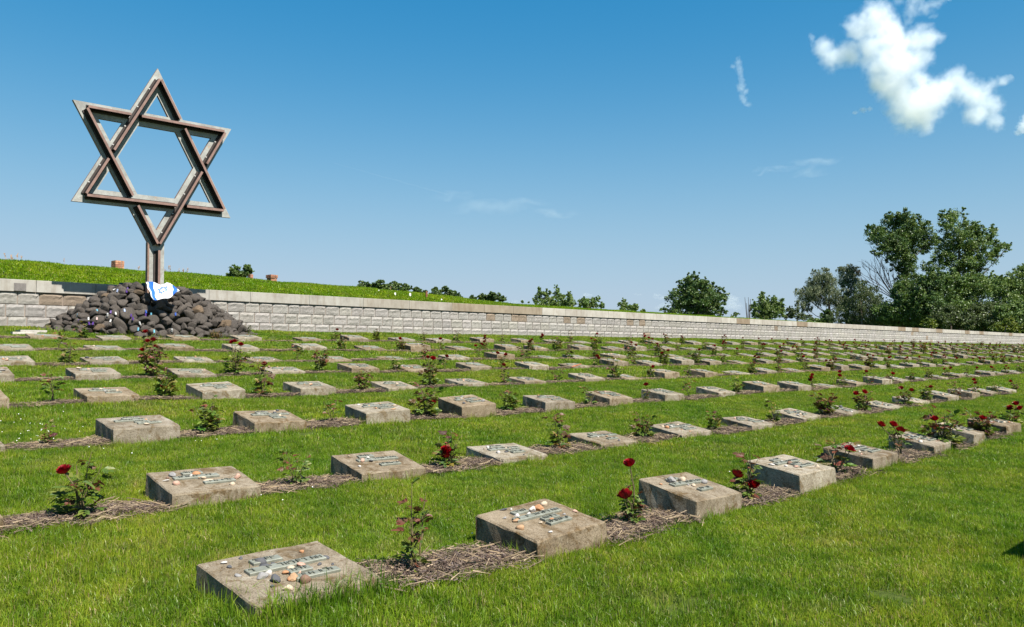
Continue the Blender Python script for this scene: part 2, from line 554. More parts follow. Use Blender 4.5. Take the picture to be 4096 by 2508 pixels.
# ------------------------------------------------------------------ rows of markers: measured places, then the regular pitch
ROW_V = {1: 1.97, 2: 3.46, 3: 5.12, 4: 6.81, 5: 8.14, 6: 9.30, 7: 10.38, 8: 12.04}
ROW_Z = {1: -.736, 2: -.675, 3: -.556, 4: -.41, 5: -.264, 6: -.146, 7: .0, 8: .151}
FRONT_PX = {   # picture places of the front corner of each marker that could be read off
    1: [(1022, 2410), (2151, 2229), (2785, 2092), (3201, 1980), (3494, 1880), (3738, 1833), (3896, 1779), (4027, 1741)],
    2: [(687, 2014), (1447, 1912), (2000, 1844), (2405, 1801), (2728, 1749), (3008, 1715), (3216, 1688), (3391, 1664), (3563, 1644), None, (3792, 1621), (3890, 1604), (3963, 1590)],
    3: [(453, 1780), (1017, 1730), (1466, 1699), (1848, 1672), (2182, 1636), (2438, 1616), (2661, 1597), (2874, 1584), (3054, 1568), (3194, 1560), (3319, 1550), (3426, 1541)],
    4: [(348, 1602), (810, 1591), (1202, 1577), (1554, 1561), (1853, 1552), (2099, 1534), (2342, 1525)],
    5: [(302, 1514), (711, 1508), (1089, 1500), (1407, 1489), (1632, 1480), (1885, 1471), (2117, 1478), (2293, 1470)],
    6: [(360, 1455), (736, 1449), (1016, 1447), (1304, 1446), (1556, 1440), (1806, 1440), (1989, 1440), (2174, 1440)],
    7: [(371, 1399), (654, 1404), (930, 1399), (1210, 1403), (1462, 1398), (1643, 1397), (1825, 1397), None, (2141, 1397)],
    8: [(121, 1359), (409, 1359), (694, 1361), (954, 1367), (1207, 1370), (1396, 1365), (1593, 1368), (1745, 1360), (1920, 1363), (2084, 1363), (2210, 1363), (2328, 1363), (2462, 1363)]}
T0 = {1: (.545, .507), 2: (.384, .2888), 3: (.307, .1952), 4: (.295, .1469), 5: (.290, .1228), 6: (.304, .1075), 7: (.300, .0964), 8: (.243, .0830)}
FRONT_H = {(1, 0): .072, (1, 1): .066, (1, 2): .074, (1, 3): .080, (1, 4): .074, (1, 5): .055, (1, 6): .072, (1, 7): .07,
           (2, 0): .060, (2, 1): .047, (2, 2): .036, (2, 3): .040, (2, 4): .03, (2, 5): .03, (2, 6): .03, (2, 7): .02, (2, 8): .02,
           (3, 0): .076, (3, 1): .066, (3, 2): .076, (3, 3): .078, (3, 4): .070, (3, 5): .062, (3, 6): .06, (3, 7): .05,
           (4, 0): .045, (4, 1): .045, (4, 2): .045, (4, 3): .015, (4, 4): .03, (4, 5): .03,
           (6, 0): .02, (6, 1): .005, (6, 2): .005, (6, 3): .01, (6, 4): .01, (6, 5): .02}
MW, MD = 0.40, 0.31
ROW_NAME = {1: "front row", 2: "second row", 3: "third row", 4: "fourth row", 5: "fifth row", 6: "sixth row", 7: "seventh row", 8: "eighth row"}

RIGHT_PX = {2: 30, 3: 22, 4: 40, 5: 56, 6: 138, 7: 138}     # right corners of those cut by the left edge of the view
markers = []                                  # dicts: row, k, u, v, z (front edge on the turf), h
mr = random.Random(11)
for r in range(1, 9):
    v = ROW_V[r]; t0, dt = T0[r]
    k = -2
    while True:
        u = v * (t0 + dt * k)
        px_l = FRONT_PX[r][k] if 0 <= k < len(FRONT_PX[r]) else None
        jit = mr.uniform(-.09, .09)
        vj = v + mr.uniform(-.03, .03)
        if px_l:
            d = ray(*px_l); u = v * (d @ U) / (d @ V); vj = v
        elif k == -1 and r in RIGHT_PX:
            d = ray(RIGHT_PX[r], 1700 if r < 4 else 1500); u = v * (d @ U) / (d @ V) - MW; vj = v
        elif k > 0:
            u += jit
        xl = in_px(W(u, v, ROW_Z[r]))[0]; xr = in_px(W(u + MW, v + (0 if k == -1 else .2), ROW_Z[r]))[0]
        if xl > 4110 and u > 1: break
        if xr > 6 and (r > 1 or k >= 0):
            if (r, k) in FRONT_H: h = FRONT_H[(r, k)]
            else: h = min(.085, max(.008, mr.gauss(.036, .024)))
            markers.append(dict(row=r, k=k, u=u, v=vj, z=ROW_Z[r], h=h, tilt=(mr.uniform(-.035, .035), mr.uniform(-.03, .03), mr.uniform(-.05, .05))))
        k += 1
for r in range(1, 9):
    for i, m in enumerate(sorted([m for m in markers if m["row"] == r], key=lambda q: q["u"])):
        m["ord"] = i + 1
shadow_marker = dict(row=0, k=0, u=3.47, v=.50, z=-.79, h=.075, tilt=(0, 0, 0), ord=0)

# ------------------------------------------------------------------ ground
def lawn():
    us = np.concatenate([np.linspace(-25, -3, 23)[:-1], np.linspace(-3, 12, 101)[:-1], np.linspace(12, 90, 157)])
    vs = np.concatenate([np.linspace(-25, -2, 24)[:-1], np.linspace(-2, 14.55, 120)])
    uu, vv = np.meshgrid(us, vs)
    zz = gz(uu, vv)
    pts = (uu[..., None] * U + vv[..., None] * V) * P
    pts[..., 2] = zz * P + CAMZ
    nu, nv = len(us), len(vs)
    i = np.arange((nv - 1) * (nu - 1)); a = (i // (nu - 1)) * nu + i % (nu - 1)
    q = np.stack([a, a + 1, a + nu + 1, a + nu], 1)
    return tag(link("lawn", np_mesh("lawn", pts.reshape(-1, 3), q, M_TURF, smooth=True)), kind="structure")
lawn()

def far_ground():
    mb = MB(); S = 9000
    mb.add([(-S, -S, -0.9), (S, -S, -0.9), (S, S, -0.9), (-S, S, -0.9)], [(0, 1, 2, 3)])
    tag(link("ground", mb.mesh("ground", M_FIELD)), kind="structure")
far_ground()

# grassed rampart behind the wall; its crest is read off the skyline
WALL_V = 14.2
WALL_TOP = 0.0766 * 14.2
RIDGE = [(-420, 592), (-200, 610), (0, 628), (140, 636), (280, 648), (420, 657), (560, 669), (700, 680), (860, 692), (930, 699), (1000, 711), (1040, 719), (1110, 724), (1200, 730), (1330, 738), (1450, 745), (1560, 752), (1800, 768)]
RIDGE_V = 20.4
BERM_V = 16.1                                # foot of the slope; hidden dip behind the wall, shaped to take the star's shadow out of view
_ru, _rz = zip(*[hit_v(x * 1.6623, (y + 9) * 1.6623, RIDGE_V) for x, y in RIDGE])
def berm_z(u, v):
    u = np.asarray(u, float); v = np.asarray(v, float)
    ridge = np.interp(u, _ru, _rz)
    ridge = ridge - np.clip(u - _ru[-1], 0, 12) * 0.06
    base = np.minimum(0.0766 * BERM_V - 0.035, ridge - 0.02)
    t = np.clip((v - BERM_V) / (RIDGE_V - BERM_V), 0, 1)
    up = base + (ridge - base) * (1 - (1 - t) ** 2.0)
    t2 = np.clip((v - 14.5) / (BERM_V - 14.5), 0, 1)
    up = np.where(v < BERM_V, np.minimum(1.03, base - .05) * (1 - t2) + base * t2 - .05 * np.sin(np.pi * t2), up)
    dn = ridge - np.clip(v - RIDGE_V - 1.2, 0, 30) * 0.12
    z = np.where(v < RIDGE_V, up, np.minimum(ridge, dn))
    return np.maximum(z + 0.012 * np.sin(u * 1.7 + v) + 0.010 * np.sin(u * 3.9 - v * 2.2) + 0.006 * np.sin(u * 8.3 + v * 5), -1.36)
def berm():
    us = np.linspace(-8, 46, 210); vs = np.concatenate([np.linspace(14.5, 22.5, 64), np.linspace(23, 44, 20)])
    uu, vv = np.meshgrid(us, vs); zz = berm_z(uu, vv)
    pts = (uu[..., None] * U + vv[..., None] * V) * P
    pts[..., 2] = zz * P + CAMZ
    nu, nv = len(us), len(vs)
    i = np.arange((nv - 1) * (nu - 1)); a = (i // (nu - 1)) * nu + i % (nu - 1)
    q = np.stack([a, a + 1, a + nu + 1, a + nu], 1)
    tag(link("rampart_hill", np_mesh("rampart_hill", pts.reshape(-1, 3), q, M_TURF, smooth=True)), kind="structure")
berm()

# ------------------------------------------------------------------ mulch beds between the markers
beds = []                                     # (u0, u1, v0, v1)
for r in range(1, 9):
    row = sorted([m for m in markers if m["row"] == r], key=lambda q: q["u"])
    first = row[0]
    if r > 1: beds.append((first["u"] - .6, first["u"] + .01, first["v"] + .0, first["v"] + .23, r))
    for a, b in zip(row, row[1:]):
        beds.append((a["u"] + MW - .01, b["u"] + .01, (a["v"] + b["v"]) / 2 + .01, (a["v"] + b["v"]) / 2 + (.225 if r < 4 else .15), r))
def bed_mesh():
    for r in range(1, 9):
        mb = MB()
        br = random.Random(r)
        for (u0, u1, v0, v1, rr) in beds:
            if rr != r: continue
            n = 9
            lo = [v0 + br.uniform(-.03, .04) for _ in range(n)]; hi = [v1 + br.uniform(-.07, .05) for _ in range(n)]
            pts = []
            for i in range(n):
                u = u0 + (u1 - u0) * i / (n - 1)
                for j in range(5):
                    t = j / 4
                    vv = lo[i] + (hi[i] - lo[i]) * t
                    z = float(gz(u, vv)) + 0.004 + 0.016 * math.sin(math.pi * t) + (br.uniform(-.003, .006) if 0 < j < 4 else -.006)
                    pts.append(W(u, vv, z))
            fs = [(i * 5 + j, (i + 1) * 5 + j, (i + 1) * 5 + j + 1, i * 5 + j + 1) for i in range(n - 1) for j in range(4)]
            mb.add(pts, fs)
        tag(link("mulch_bed", mb.mesh("mulch_bed", M_SOIL, True)), kind="structure")
bed_mesh()
def mulch_patches():
    out = []
    cols = [(0.094, 0.061, 0.045), (0.070, 0.045, 0.034), (0.139, 0.102, 0.078), (0.041, 0.026, 0.021), (0.180, 0.135, 0.102), (0.082, 0.054, 0.041), (0.123, 0.094, 0.082)]
    for s in range(5):
        br = random.Random(40 + s); mb = MB()
        for i in range(150):
            x, y = br.uniform(-.15, .15), br.uniform(-.15, .15)
            straw = br.random() < .08
            L = br.uniform(.05, .16) if straw else br.uniform(.006, .030)
            w = br.uniform(.0010, .0022) if straw else br.uniform(.0022, .0075)
            a = br.uniform(0, 6.283); tl = br.gauss(0, .25); z = br.uniform(.0, .02)
            ca, sa = math.cos(a), math.sin(a); th = w * .45
            c = br.choice(cols) if not straw else br.choice([(.29, .215, .13), (.22, .165, .105), (.34, .26, .17)])
            vs = []
            for (lx, ly, lz) in ((-L, -w, 0), (L, -w, 0), (L, w, 0), (-L, w, 0), (-L * .9, -w * .8, th), (L * .9, -w * .8, th), (L * .85, w * .8, th), (-L * .9, w * .7, th)):
                lx *= .5; ly *= .5
                vs.append((x + lx * ca - ly * sa, y + lx * sa + ly * ca, z + lz + lx * math.sin(tl) + abs(lx) * .15 * br.random()))
            mb.add(vs, [(4, 5, 6, 7), (0, 1, 5, 4), (1, 2, 6, 5), (2, 3, 7, 6), (3, 0, 4, 7)], c)
        out.append(mb.mesh("mulch_chips", M_MULCH))
    return out
def mulch():
    col = patch_collection("mulch", mulch_patches())
    pts, rz, sc_, ix = [], [], [], []
    br = random.Random(3)
    for (u0, u1, v0, v1, r) in beds:
        near = r <= 3
        n = int((u1 - u0) * (v1 - v0) * P * P * (95 if near else 45)) + 3
        for _ in range(n):
            u = br.uniform(u0 + .04, u1 - .04); v = br.uniform(v0 + .015, v1 - .03)
            t = (v - v0) / (v1 - v0)
            z = float(gz(u, v)) + .006 + .014 * math.sin(math.pi * max(0, min(1, t)))
            pts.append(W(u, v, z)); rz.append(br.uniform(0, 6.28)); s = br.uniform(.7, 1.15); sc_.append((s, s, s)); ix.append(br.randrange(5))
    strew("mulch", pts, np.array(rz), sc_, ix, col)
mulch()

# ------------------------------------------------------------------ grass
def blade_patch(seed, n, half, hmin, hmax, w, lean=0.75, dry=0.10, cols=None):
    g = np.random.default_rng(seed)
    x = g.uniform(-half, half, n); y = g.uniform(-half, half, n)
    h = g.uniform(hmin, hmax, n) * g.choice([0.7, 1.0, 1.0, 1.25], n)
    a = g.uniform(0, 2 * np.pi, n)                      # facing
    la = g.uniform(0, 2 * np.pi, n); ln = np.abs(g.normal(0, lean, n)) * h
    ww = w * g.uniform(.7, 1.3, n) / 2
    dx, dy = np.cos(a) * ww, np.sin(a) * ww
    lx, ly = np.cos(la) * ln, np.sin(la) * ln
    b = np.stack([x, y, np.zeros(n) - .01], 1); d = np.stack([dx, dy, np.zeros(n)], 1)
    mid = b + np.stack([lx * .38, ly * .38, h * .55 + .01], 1)
    tip = b + np.stack([lx, ly, h + .01], 1)
    tip[:, 2] -= ln * .25
    verts = np.stack([b - d, b + d, mid + d * .8, mid - d * .8, tip], 1).reshape(-1, 3)
    k = np.arange(n) * 5
    tris = np.concatenate([np.stack([k, k + 1, k + 2], 1), np.stack([k, k + 2, k + 3], 1), np.stack([k + 3, k + 2, k + 4], 1)], 0)
    cols = cols or [(.142, .232, .013), (.172, .248, .016), (.112, .200, .014), (.208, .270, .024), (.155, .240, .012)]
    base = np.array(cols)[g.integers(0, len(cols), n)] * g.uniform(.85, 1.2, (n, 1))
    dr = g.random(n) < dry
    base[dr] = np.array([(.28, .24, .09), (.22, .21, .06), (.34, .29, .14)])[g.integers(0, 3, dr.sum())]
    return np_mesh("grass_blades", verts, tris, M_GRASS, np.tile(base, (3, 1)))

def in_bed_or_marker(u, v, grow=0.0):
    bad = np.zeros(len(u), bool)
    for m in markers + [shadow_marker]:
        bad |= (u > m["u"] + .015 - grow) & (u < m["u"] + MW - .015 + grow) & (v > m["v"] + .012 - grow) & (v < m["v"] + MD - .012 + grow)
    for (u0, u1, v0, v1, r) in beds:
        bad |= (u > u0) & (u < u1) & (v > v0 + .028) & (v < v1 - .035)
    return bad

def scatter_grass():
    near = [blade_patch(100 + i, 150, .085, .018, .046, .0036) for i in range(5)]
    mid = [blade_patch(200 + i, 170, .14, .018, .046, .0060) for i in range(4)]
    far = [blade_patch(300 + i, 190, .26, .022, .05, .013) for i in range(4)]
    tall = [blade_patch(400 + i, 26, .07, .08, .16, .0042, .45, .06) for i in range(4)]
    col = patch_collection("grass", near + mid + far + tall)
    # collection children come sorted by name, and they were made in this order
    g = np.random.default_rng(5)
    P_, R_, S_, I_ = [], [], [], []
    def zone(y0, y1, sp, i0, ni, xk=0.70, smin=.8, smax=1.2):
        ys = np.arange(y0, y1, sp)
        xs, yy = [], []
        for y in ys:
            w = y * xk + 0.5
            n = int(2 * w / sp)
            xs.append(g.uniform(-w, w, n)); yy.append(np.full(n, y) + g.uniform(-sp, sp, n))
        x = np.concatenate(xs); y = np.concatenate(yy)
        u = (x * U[0] + y * U[1]) / P; v = (x * V[0] + y * V[1]) / P
        ok = (v < 14.16) & ~in_bed_or_marker(u, v) & (((u - 5.2) / 1.62) ** 2 + ((v - 14.1) / 1.62) ** 2 > 1)
        u, v = u[ok], v[ok]
        n = len(u)
        z = gz(u, v)
        p = (u[:, None] * U + v[:, None] * V) * P; p[:, 2] = z * P + CAMZ
        patchy = .5 + .5 * np.sin(u * 1.9 + 2 * np.sin(v * 1.1)) * np.sin(v * 2.3 + 1.7 * np.sin(u * .8))
        s = g.uniform(smin, smax, n)
        hz = s * (.82 + .4 * patchy)
        P_.append(p); R_.append(g.uniform(0, 6.28, n)); S_.append(np.stack([s, s, hz], 1)); I_.append(g.integers(i0, i0 + ni, n))
    zone(2.6, 8.5, .070, 0, 5)
    zone(8.3, 19, .120, 5, 4)
    zone(18.5, 90, .25, 9, 4)
    # longer uncut grass against the markers and round the foot of the cairn
    tu, tv, ts = [], [], []
    br = random.Random(9)
    for m in markers:
        dist = W(m["u"], m["v"]).length
        if dist > 30: continue
        n = 16 if m["row"] <= 3 else 7
        if (m["row"], m["k"]) == (1, 0): n = 60
        for _ in range(n):
            side = br.random()
            if side < .6: u, v = m["u"] + br.uniform(0, MW), m["v"] - br.uniform(.0, .03)
            elif side < .8: u, v = m["u"] - br.uniform(.0, .03), m["v"] + br.uniform(0, MD)
            else: u, v = m["u"] + br.uniform(0, MW), m["v"] + MD + br.uniform(0, .03)
            tu.append(u); tv.append(v); ts.append(br.uniform(.35, .8) if (m["row"], m["k"]) != (1, 0) else br.uniform(.4, 1.1))
    for _ in range(60):
        a = br.uniform(0, 6.28); tu.append(5.2 + 1.6 * math.cos(a)); tv.append(min(14.1, 13.7 - abs(1.35 * math.sin(a)))); ts.append(br.uniform(.5, 1.3))
    tu, tv, ts = map(np.array, (tu, tv, ts))
    p = (tu[:, None] * U + tv[:, None] * V) * P; p[:, 2] = gz(tu, tv) * P + CAMZ
    P_.append(p); R_.append(g.uniform(0, 6.28, len(tu))); S_.append(np.stack([ts, ts, ts], 1)); I_.append(g.integers(13, 17, len(tu)))
    strew("grass", np.concatenate(P_), np.concatenate(R_), np.concatenate(S_), np.concatenate(I_), col)
scatter_grass()

def clover():
    mb = MB(); br = random.Random(91)
    spots = [(at_dist(60, 1670, 8.2), 46, .9), (at_dist(180, 1690, 7.6), 20, .6)] + [(at_dist(br.uniform(200, 3900), br.uniform(1700, 2400), br.uniform(4.2, 9)), 3, .5) for _ in range(5)]
    for c, n, sp_ in spots:
        for _ in range(n):
            x, y = c.x + br.gauss(0, sp_ * .5), c.y + br.gauss(0, sp_ * .5)
            u = (x * U[0] + y * U[1]) / P; v = (x * V[0] + y * V[1]) / P
            if in_bed_or_marker(np.array([u]), np.array([v]), .03)[0]: continue
            p = W(u, v, float(gz(u, v))); h = br.uniform(.035, .06); r = br.uniform(.004, .007)
            t = p + Vector((0, 0, h))
            mb.add([t + Vector((r, 0, 0)), t + Vector((-r, 0, 0)), t + Vector((0, r, 0)), t + Vector((0, -r, 0)), t + Vector((0, 0, r * 1.1)), t + Vector((0, 0, -r * .7))],
                   [(0, 2, 4), (2, 1, 4), (1, 3, 4), (3, 0, 4), (2, 0, 5), (1, 2, 5), (3, 1, 5), (0, 3, 5)])
    tag(link("clover_flowers", mb.mesh("clover_flowers", M_WHITE)), kind="stuff")
clover()

def scatter_berm():
    cols = [(.145, .255, .007), (.172, .268, .007), (.122, .222, .008), (.20, .28, .010)]
    patches = [blade_patch(500 + i, 220, .24, .02, .06, .013, 1.1, .05, cols) for i in range(4)]
    for me in patches:
        me.materials.clear(); me.materials.append(M_BERMGRASS)
    col = patch_collection("rampart_grass", patches)
    g = np.random.default_rng(8)
    n = 15000
    u = g.uniform(2.5, 36, n); v = BERM_V - .25 + g.random(n) * (RIDGE_V + .7 - BERM_V)
    zr = np.interp(u, _ru, _rz)
    ok = berm_z(u, v) > WALL_TOP - .12
    u, v = u[ok], v[ok]; n = len(u)
    p = (u[:, None] * U + v[:, None] * V) * P; p[:, 2] = berm_z(u, v) * P + CAMZ
    s = g.uniform(.7, 1.4, n)
    strew("rampart_grass", p, g.uniform(0, 6.28, n), np.stack([s, s, s * g.uniform(.7, 1.2, n)], 1), g.integers(0, 4, n), col)
    # tall weeds gone to seed along the crest
    mb = MB(); br = random.Random(77)
    for c in range(12):
        u0 = br.choice([br.uniform(3.6, 8.2), br.uniform(3.6, 14.5), br.uniform(11.5, 13.5)])
        for k in range(br.randrange(1, 4)):
            uu = u0 * 1.16 + br.uniform(-.12, .12); vv = RIDGE_V + br.uniform(-.3, .5)
            b = W(uu, vv, float(berm_z(uu, vv))); h = br.uniform(.16, .42)
            top = b + Vector((br.uniform(-.1, .1), br.uniform(-.1, .1), h))
            midp = (b + top) / 2 + Vector((br.uniform(-.03, .03), br.uniform(-.03, .03), 0))
            mb.tube([b, midp, top], [.007, .006, .004], 4)
            for q in range(7):
                t = br.uniform(.6, 1.0); p0 = midp.lerp(top, (t - .5) * 2)
                mb.tube([p0, p0 + Vector((br.uniform(-.04, .04), br.uniform(-.04, .04), br.uniform(.03, .09)))], [.006, .012], 4)
    tag(link("weeds", mb.mesh("weeds", M_STALK)), kind="stuff")
scatter_berm()

# ------------------------------------------------------------------ grave markers
def marker_block_mesh(seed, h):
    """Worn wedge of concrete: w MW, d MD, front height h and back height h + .055 (pitches), sunk below the turf."""
    br = random.Random(seed)
    w, d = MW * P, MD * P
    bot = -.12
    nx, ny = 9, 7
    mb = MB()
    ch = .006                                             # worn arris
    xs = [0, ch * 1.2] + [w * i / (nx - 1) for i in range(1, nx - 1)] + [w - ch * 1.2, w]
    ys = [0, ch * 1.2] + [d * i / (ny - 1) for i in range(1, ny - 1)] + [d - ch * 1.2, d]
    def top(x, y): return (h + .055 * y / d) * P
    idx = {}; verts = []; faces = []
    ph = [br.uniform(0, 6) for _ in range(4)]
    def rough(x, y): return .0022 * math.sin(14 * x + ph[0]) * math.sin(11 * y + ph[1]) + br.uniform(-.0014, .0014)
    for i, x in enumerate(xs):
        for j, y in enumerate(ys):
            e = i in (0, len(xs) - 1) or j in (0, len(ys) - 1)
            z = top(x, y) + rough(x, y) - (ch * br.uniform(.7, 2.2) if e else 0)
            idx[i, j] = len(verts); verts.append((x + br.uniform(-.0015, .0015), y + br.uniform(-.0015, .0015), z))
    for i in range(len(xs) - 1):
        for j in range(len(ys) - 1):
            faces.append((idx[i, j], idx[i + 1, j], idx[i + 1, j + 1], idx[i, j + 1]))
    ring = [(i, 0) for i in range(len(xs))] + [(len(xs) - 1, j) for j in range(1, len(ys))] + \
           [(i, len(ys) - 1) for i in range(len(xs) - 2, -1, -1)] + [(0, j) for j in range(len(ys) - 2, 0, -1)]
    prev = [idx[q] for q in ring]
    for lev in (.45, 1.0):
        cur = []
        for q in ring:
            x, y = xs[q[0]], ys[q[1]]
            z = top(x, y) * (1 - lev) + bot * lev
            cur.append(len(verts)); verts.append((x + br.uniform(-.003, .003), y + br.uniform(-.003, .003), z))
        n = len(ring)
        for i in range(n):
            faces.append((prev[i], cur[i], cur[(i + 1) % n], prev[(i + 1) % n]))
        prev = cur
    mb.add(verts, faces)
    return mb.mesh("concrete_block", M_CONC)

def plate_mesh(L, dpt, th=.013):
    mb = MB(); e = .003
    mb.add([(0, 0, -.004), (L, 0, -.004), (L, dpt, -.004), (0, dpt, -.004), (0, 0, th - e), (L, 0, th - e), (L, dpt, th - e), (0, dpt, th - e),
            (e, e, th), (L - e, e, th), (L - e, dpt - e, th), (e, dpt - e, th)],
           [(0, 1, 5, 4), (1, 2, 6, 5), (2, 3, 7, 6), (3, 0, 4, 7), (4, 5, 9, 8), (5, 6, 10, 9), (6, 7, 11, 10), (7, 4, 8, 11), (8, 9, 10, 11)])
    return mb.mesh("name_plate", M_BRONZE)
def letter_mesh(seed, L, dpt, th=.013):                     # raised worn characters, unreadable at this distance as in the photograph
    br = random.Random(seed); mb = MB(); x = .010
    while x < L - .030:
        w = br.uniform(.010, .026)
        if br.random() > .16:
            y0, y1 = dpt * br.uniform(.18, .30), dpt * br.uniform(.66, .84); t = br.uniform(.0035, .0055)
            kind = br.randrange(4); top = th + br.uniform(.004, .008)
            if kind != 2: mb.box(x, x + t, y0, y1, th - .001, top)
            if kind in (0, 2): mb.box(x + w - t, x + w, y0, y1 * br.uniform(.8, 1), th - .001, top - .0006)
            if kind in (1, 3, 2): mb.box(x + (t if kind != 2 else 0), x + w - (0 if kind != 2 else t), y1 - t, y1, th - .001, top - .0012)
            if kind in (0, 3): mb.box(x + t, x + w - (t if kind == 0 else 0), (y0 + y1) / 2, (y0 + y1) / 2 + t, th - .001, top - .0018)
        x += w + br.choice([.005, .006, .007, .014])
    return mb.mesh("lettering", M_LETTER)

H_BINS = [i * .01 for i in range(0, 10)]
block_cache = {}
def block_for(h, var):
    key = (round(h / .008), var)
    if key not in block_cache:
        block_cache[key] = marker_block_mesh(hash(key) % 9999, max(.006, key[0] * .008))
    return block_cache[key]
# length, depth, offset from left, offset from front (m)
PLATES = [("number", .15, .048, .20, .350), ("name", .40, .052, .12, .262), ("year", .14, .044, .28, .190), ("place", .20, .044, .28, .125)]
plate_me = {}
for i, (nm, L, dp, ox, oy) in enumerate(PLATES):
    for vv_, k in enumerate((.82, 1.0, 1.15)):
        plate_me[i, vv_] = (plate_mesh(L * k, dp), letter_mesh(900 + i * 7 + vv_, L * k, dp), L * k)

TONES = [((1.0, .99, .96), "brown-grey"), ((1.06, 1.09, 1.12), "grey"), ((.93, .88, .80), "dull brown"), ((1.20, 1.26, 1.30), "pale grey"), ((1.04, 1.0, .93), "buff")]
tone_of = {(1, 0): 0, (1, 1): 2, (1, 2): 0, (1, 3): 3, (1, 4): 0, (1, 5): 1, (2, 0): 0, (2, 1): 4, (2, 2): 3, (2, 3): 0, (2, 6): 3,
           (3, 0): 1, (3, 1): 4, (3, 2): 3, (3, 3): 2, (4, 0): 4, (4, 1): 3, (4, 3): 1, (5, 0): 1, (5, 1): 1, (5, 2): 3, (6, 2): 0, (7, 1): 2}
lab_r = random.Random(21)
NPEB = {1: 9, 2: 9, 3: 7, 4: 5, 5: 5, 6: 5, 7: 3, 8: 2}
peb_jobs = []
def build_marker(m):
    r, k = m["row"], m["k"]
    ti = tone_of.get((r, k), lab_r.choice([0, 1, 1, 3, 4, 4, 2]))
    m["tone"] = TONES[ti][1]
    loc = W(m["u"], m["v"], m["z"])
    dist = loc.length
    npb = NPEB.get(r, 0) + lab_r.randrange(-2, 3)
    if (r, k) == (1, 0): npb = 26
    if (r, k) == (1, 1): npb = 18
    if (r, k) in ((2, 0), (6, 2), (3, 2)): npb = 12
    m["npb"] = npb if (dist < 26) else 0
    hh = m["h"]
    thick = "sunken" if hh < .03 else ("thick" if hh > .068 else "low")
    peb = "strewn with pebbles" if m["npb"] >= 11 else ("with a few pebbles" if m["npb"] >= 3 else "")
    if r == 0:
        lab = "concrete grave marker standing just outside the view beside the front row"
    elif (r, k) == (1, 0):
        lab = "sunken concrete grave marker nearest the viewer, heaped with dark and pale pebbles"
    elif (r, k) == (1, 1):
        lab = "thick brown concrete marker beside a tall thin rose shoot in the front row"
    elif (r, k) == (2, 0):
        lab = "brown-grey marker right of the large single red rose, strewn with pebbles"
    elif (r, k) == (1, 3):
        lab = "pale grey thick marker between two low red roses in the front row"
    else:
        lab = "%s %s marker%s, %s from left in the %s" % (thick, m["tone"], (" " + peb) if peb else "", ordw(m["ord"]), ROW_NAME[r])
    t = thing("grave_marker", lab, "grave marker", loc, (m["tilt"][0], m["tilt"][1], UV_ROT + m["tilt"][2]), "grave markers set in rows on the lawn", (1, 1.12 if (r, k) == (1, 0) else 1, 1))
    g_ = lab_r.uniform(.90, 1.08)
    link("concrete_block", block_for(hh, lab_r.randrange(3)), t, color=tuple(c * g_ for c in TONES[ti][0]))
    sl = math.atan2(.055 * P, MD * P)
    zt = lambda y: (max(.006, round(hh / .008) * .008) + .055 * y / (MD * P)) * P
    for i, (nm, L, dp, ox, oy) in enumerate(PLATES):
        if i == 2 and lab_r.random() < .25: continue
        vv_ = lab_r.randrange(3); pm, lm, LL = plate_me[i, vv_]
        x = ox + lab_r.uniform(-.015, .015); y = oy
        po = link("name_plate", pm, t, (x, y, zt(y) + .003), (sl, 0, lab_r.uniform(-.015, .015)))
        if dist < 17:
            tag(link("lettering", lm, po), kind="stuff")
    m["M"] = Matrix.LocRotScale(loc, Euler(t.rotation_euler), t.scale)
    m["zt"] = zt
    if m["npb"]:
        peb_jobs.append(m)
for m in markers + [shadow_marker]:
    build_marker(m)

# ------------------------------------------------------------------ pebbles laid on the markers
def pebble_mesh(seed, sx, sy, sz, ang):
    import bmesh
    bm = bmesh.new(); bmesh.ops.create_icosphere(bm, subdivisions=2, radius=1)
    br = random.Random(seed); ph = [br.uniform(0, 6) for _ in range(6)]
    for v in bm.verts:
        c = v.co
        f = 1 + .16 * math.sin(2.3 * c.x + ph[0]) * math.sin(2.7 * c.y + ph[1]) + .10 * math.sin(4 * c.z + ph[2] + 2 * c.x)
        c *= f
        if ang:
            for k in range(5):
                n = Vector((math.sin(ph[k] * 3.1), math.cos(ph[k] * 2.3), math.sin(ph[k] * 1.7 + 1))).normalized()
                d = c.dot(n) - .62
                if d > 0: c -= n * d * .9
        v.co = Vector((c.x * sx, c.y * sy, c.z * sz))
    me = bpy.data.meshes.new("pebble"); bm.to_mesh(me); bm.free()
    me.materials.append(M_PEB)
    if not ang: me.polygons.foreach_set("use_smooth", [True] * len(me.polygons))
    return me
PSHAPE = [("round", [pebble_mesh(1, 1, .9, .75, 0), pebble_mesh(2, 1, .85, .8, 0)]), ("flat", [pebble_mesh(3, 1.15, .8, .38, 0), pebble_mesh(4, 1, .9, .33, 0)]),
          ("angular", [pebble_mesh(5, 1, .8, .7, 1), pebble_mesh(6, 1.15, .75, .6, 1)]), ("long", [pebble_mesh(7, 1.4, .6, .5, 0), pebble_mesh(8, 1.5, .6, .45, 1)])]
PCOL = [("white", (.46, .43, .39)), ("cream", (.44, .35, .25)), ("tan", (.36, .22, .12)), ("dark grey", (.075, .075, .08)), ("grey", (.24, .23, .22)), ("pinkish", (.42, .26, .19)), ("brown", (.17, .10, .065)), ("orange", (.38, .19, .09))]
PW = [5, 7, 2.5, 2.0, 2, 3, 1.0, 2.0]
ROW_SHORT = {1: "front row", 2: "second row", 3: "third row", 4: "fourth row", 5: "fifth row", 6: "sixth row", 7: "seventh row", 8: "eighth row"}
pr = random.Random(5)
jobs = []
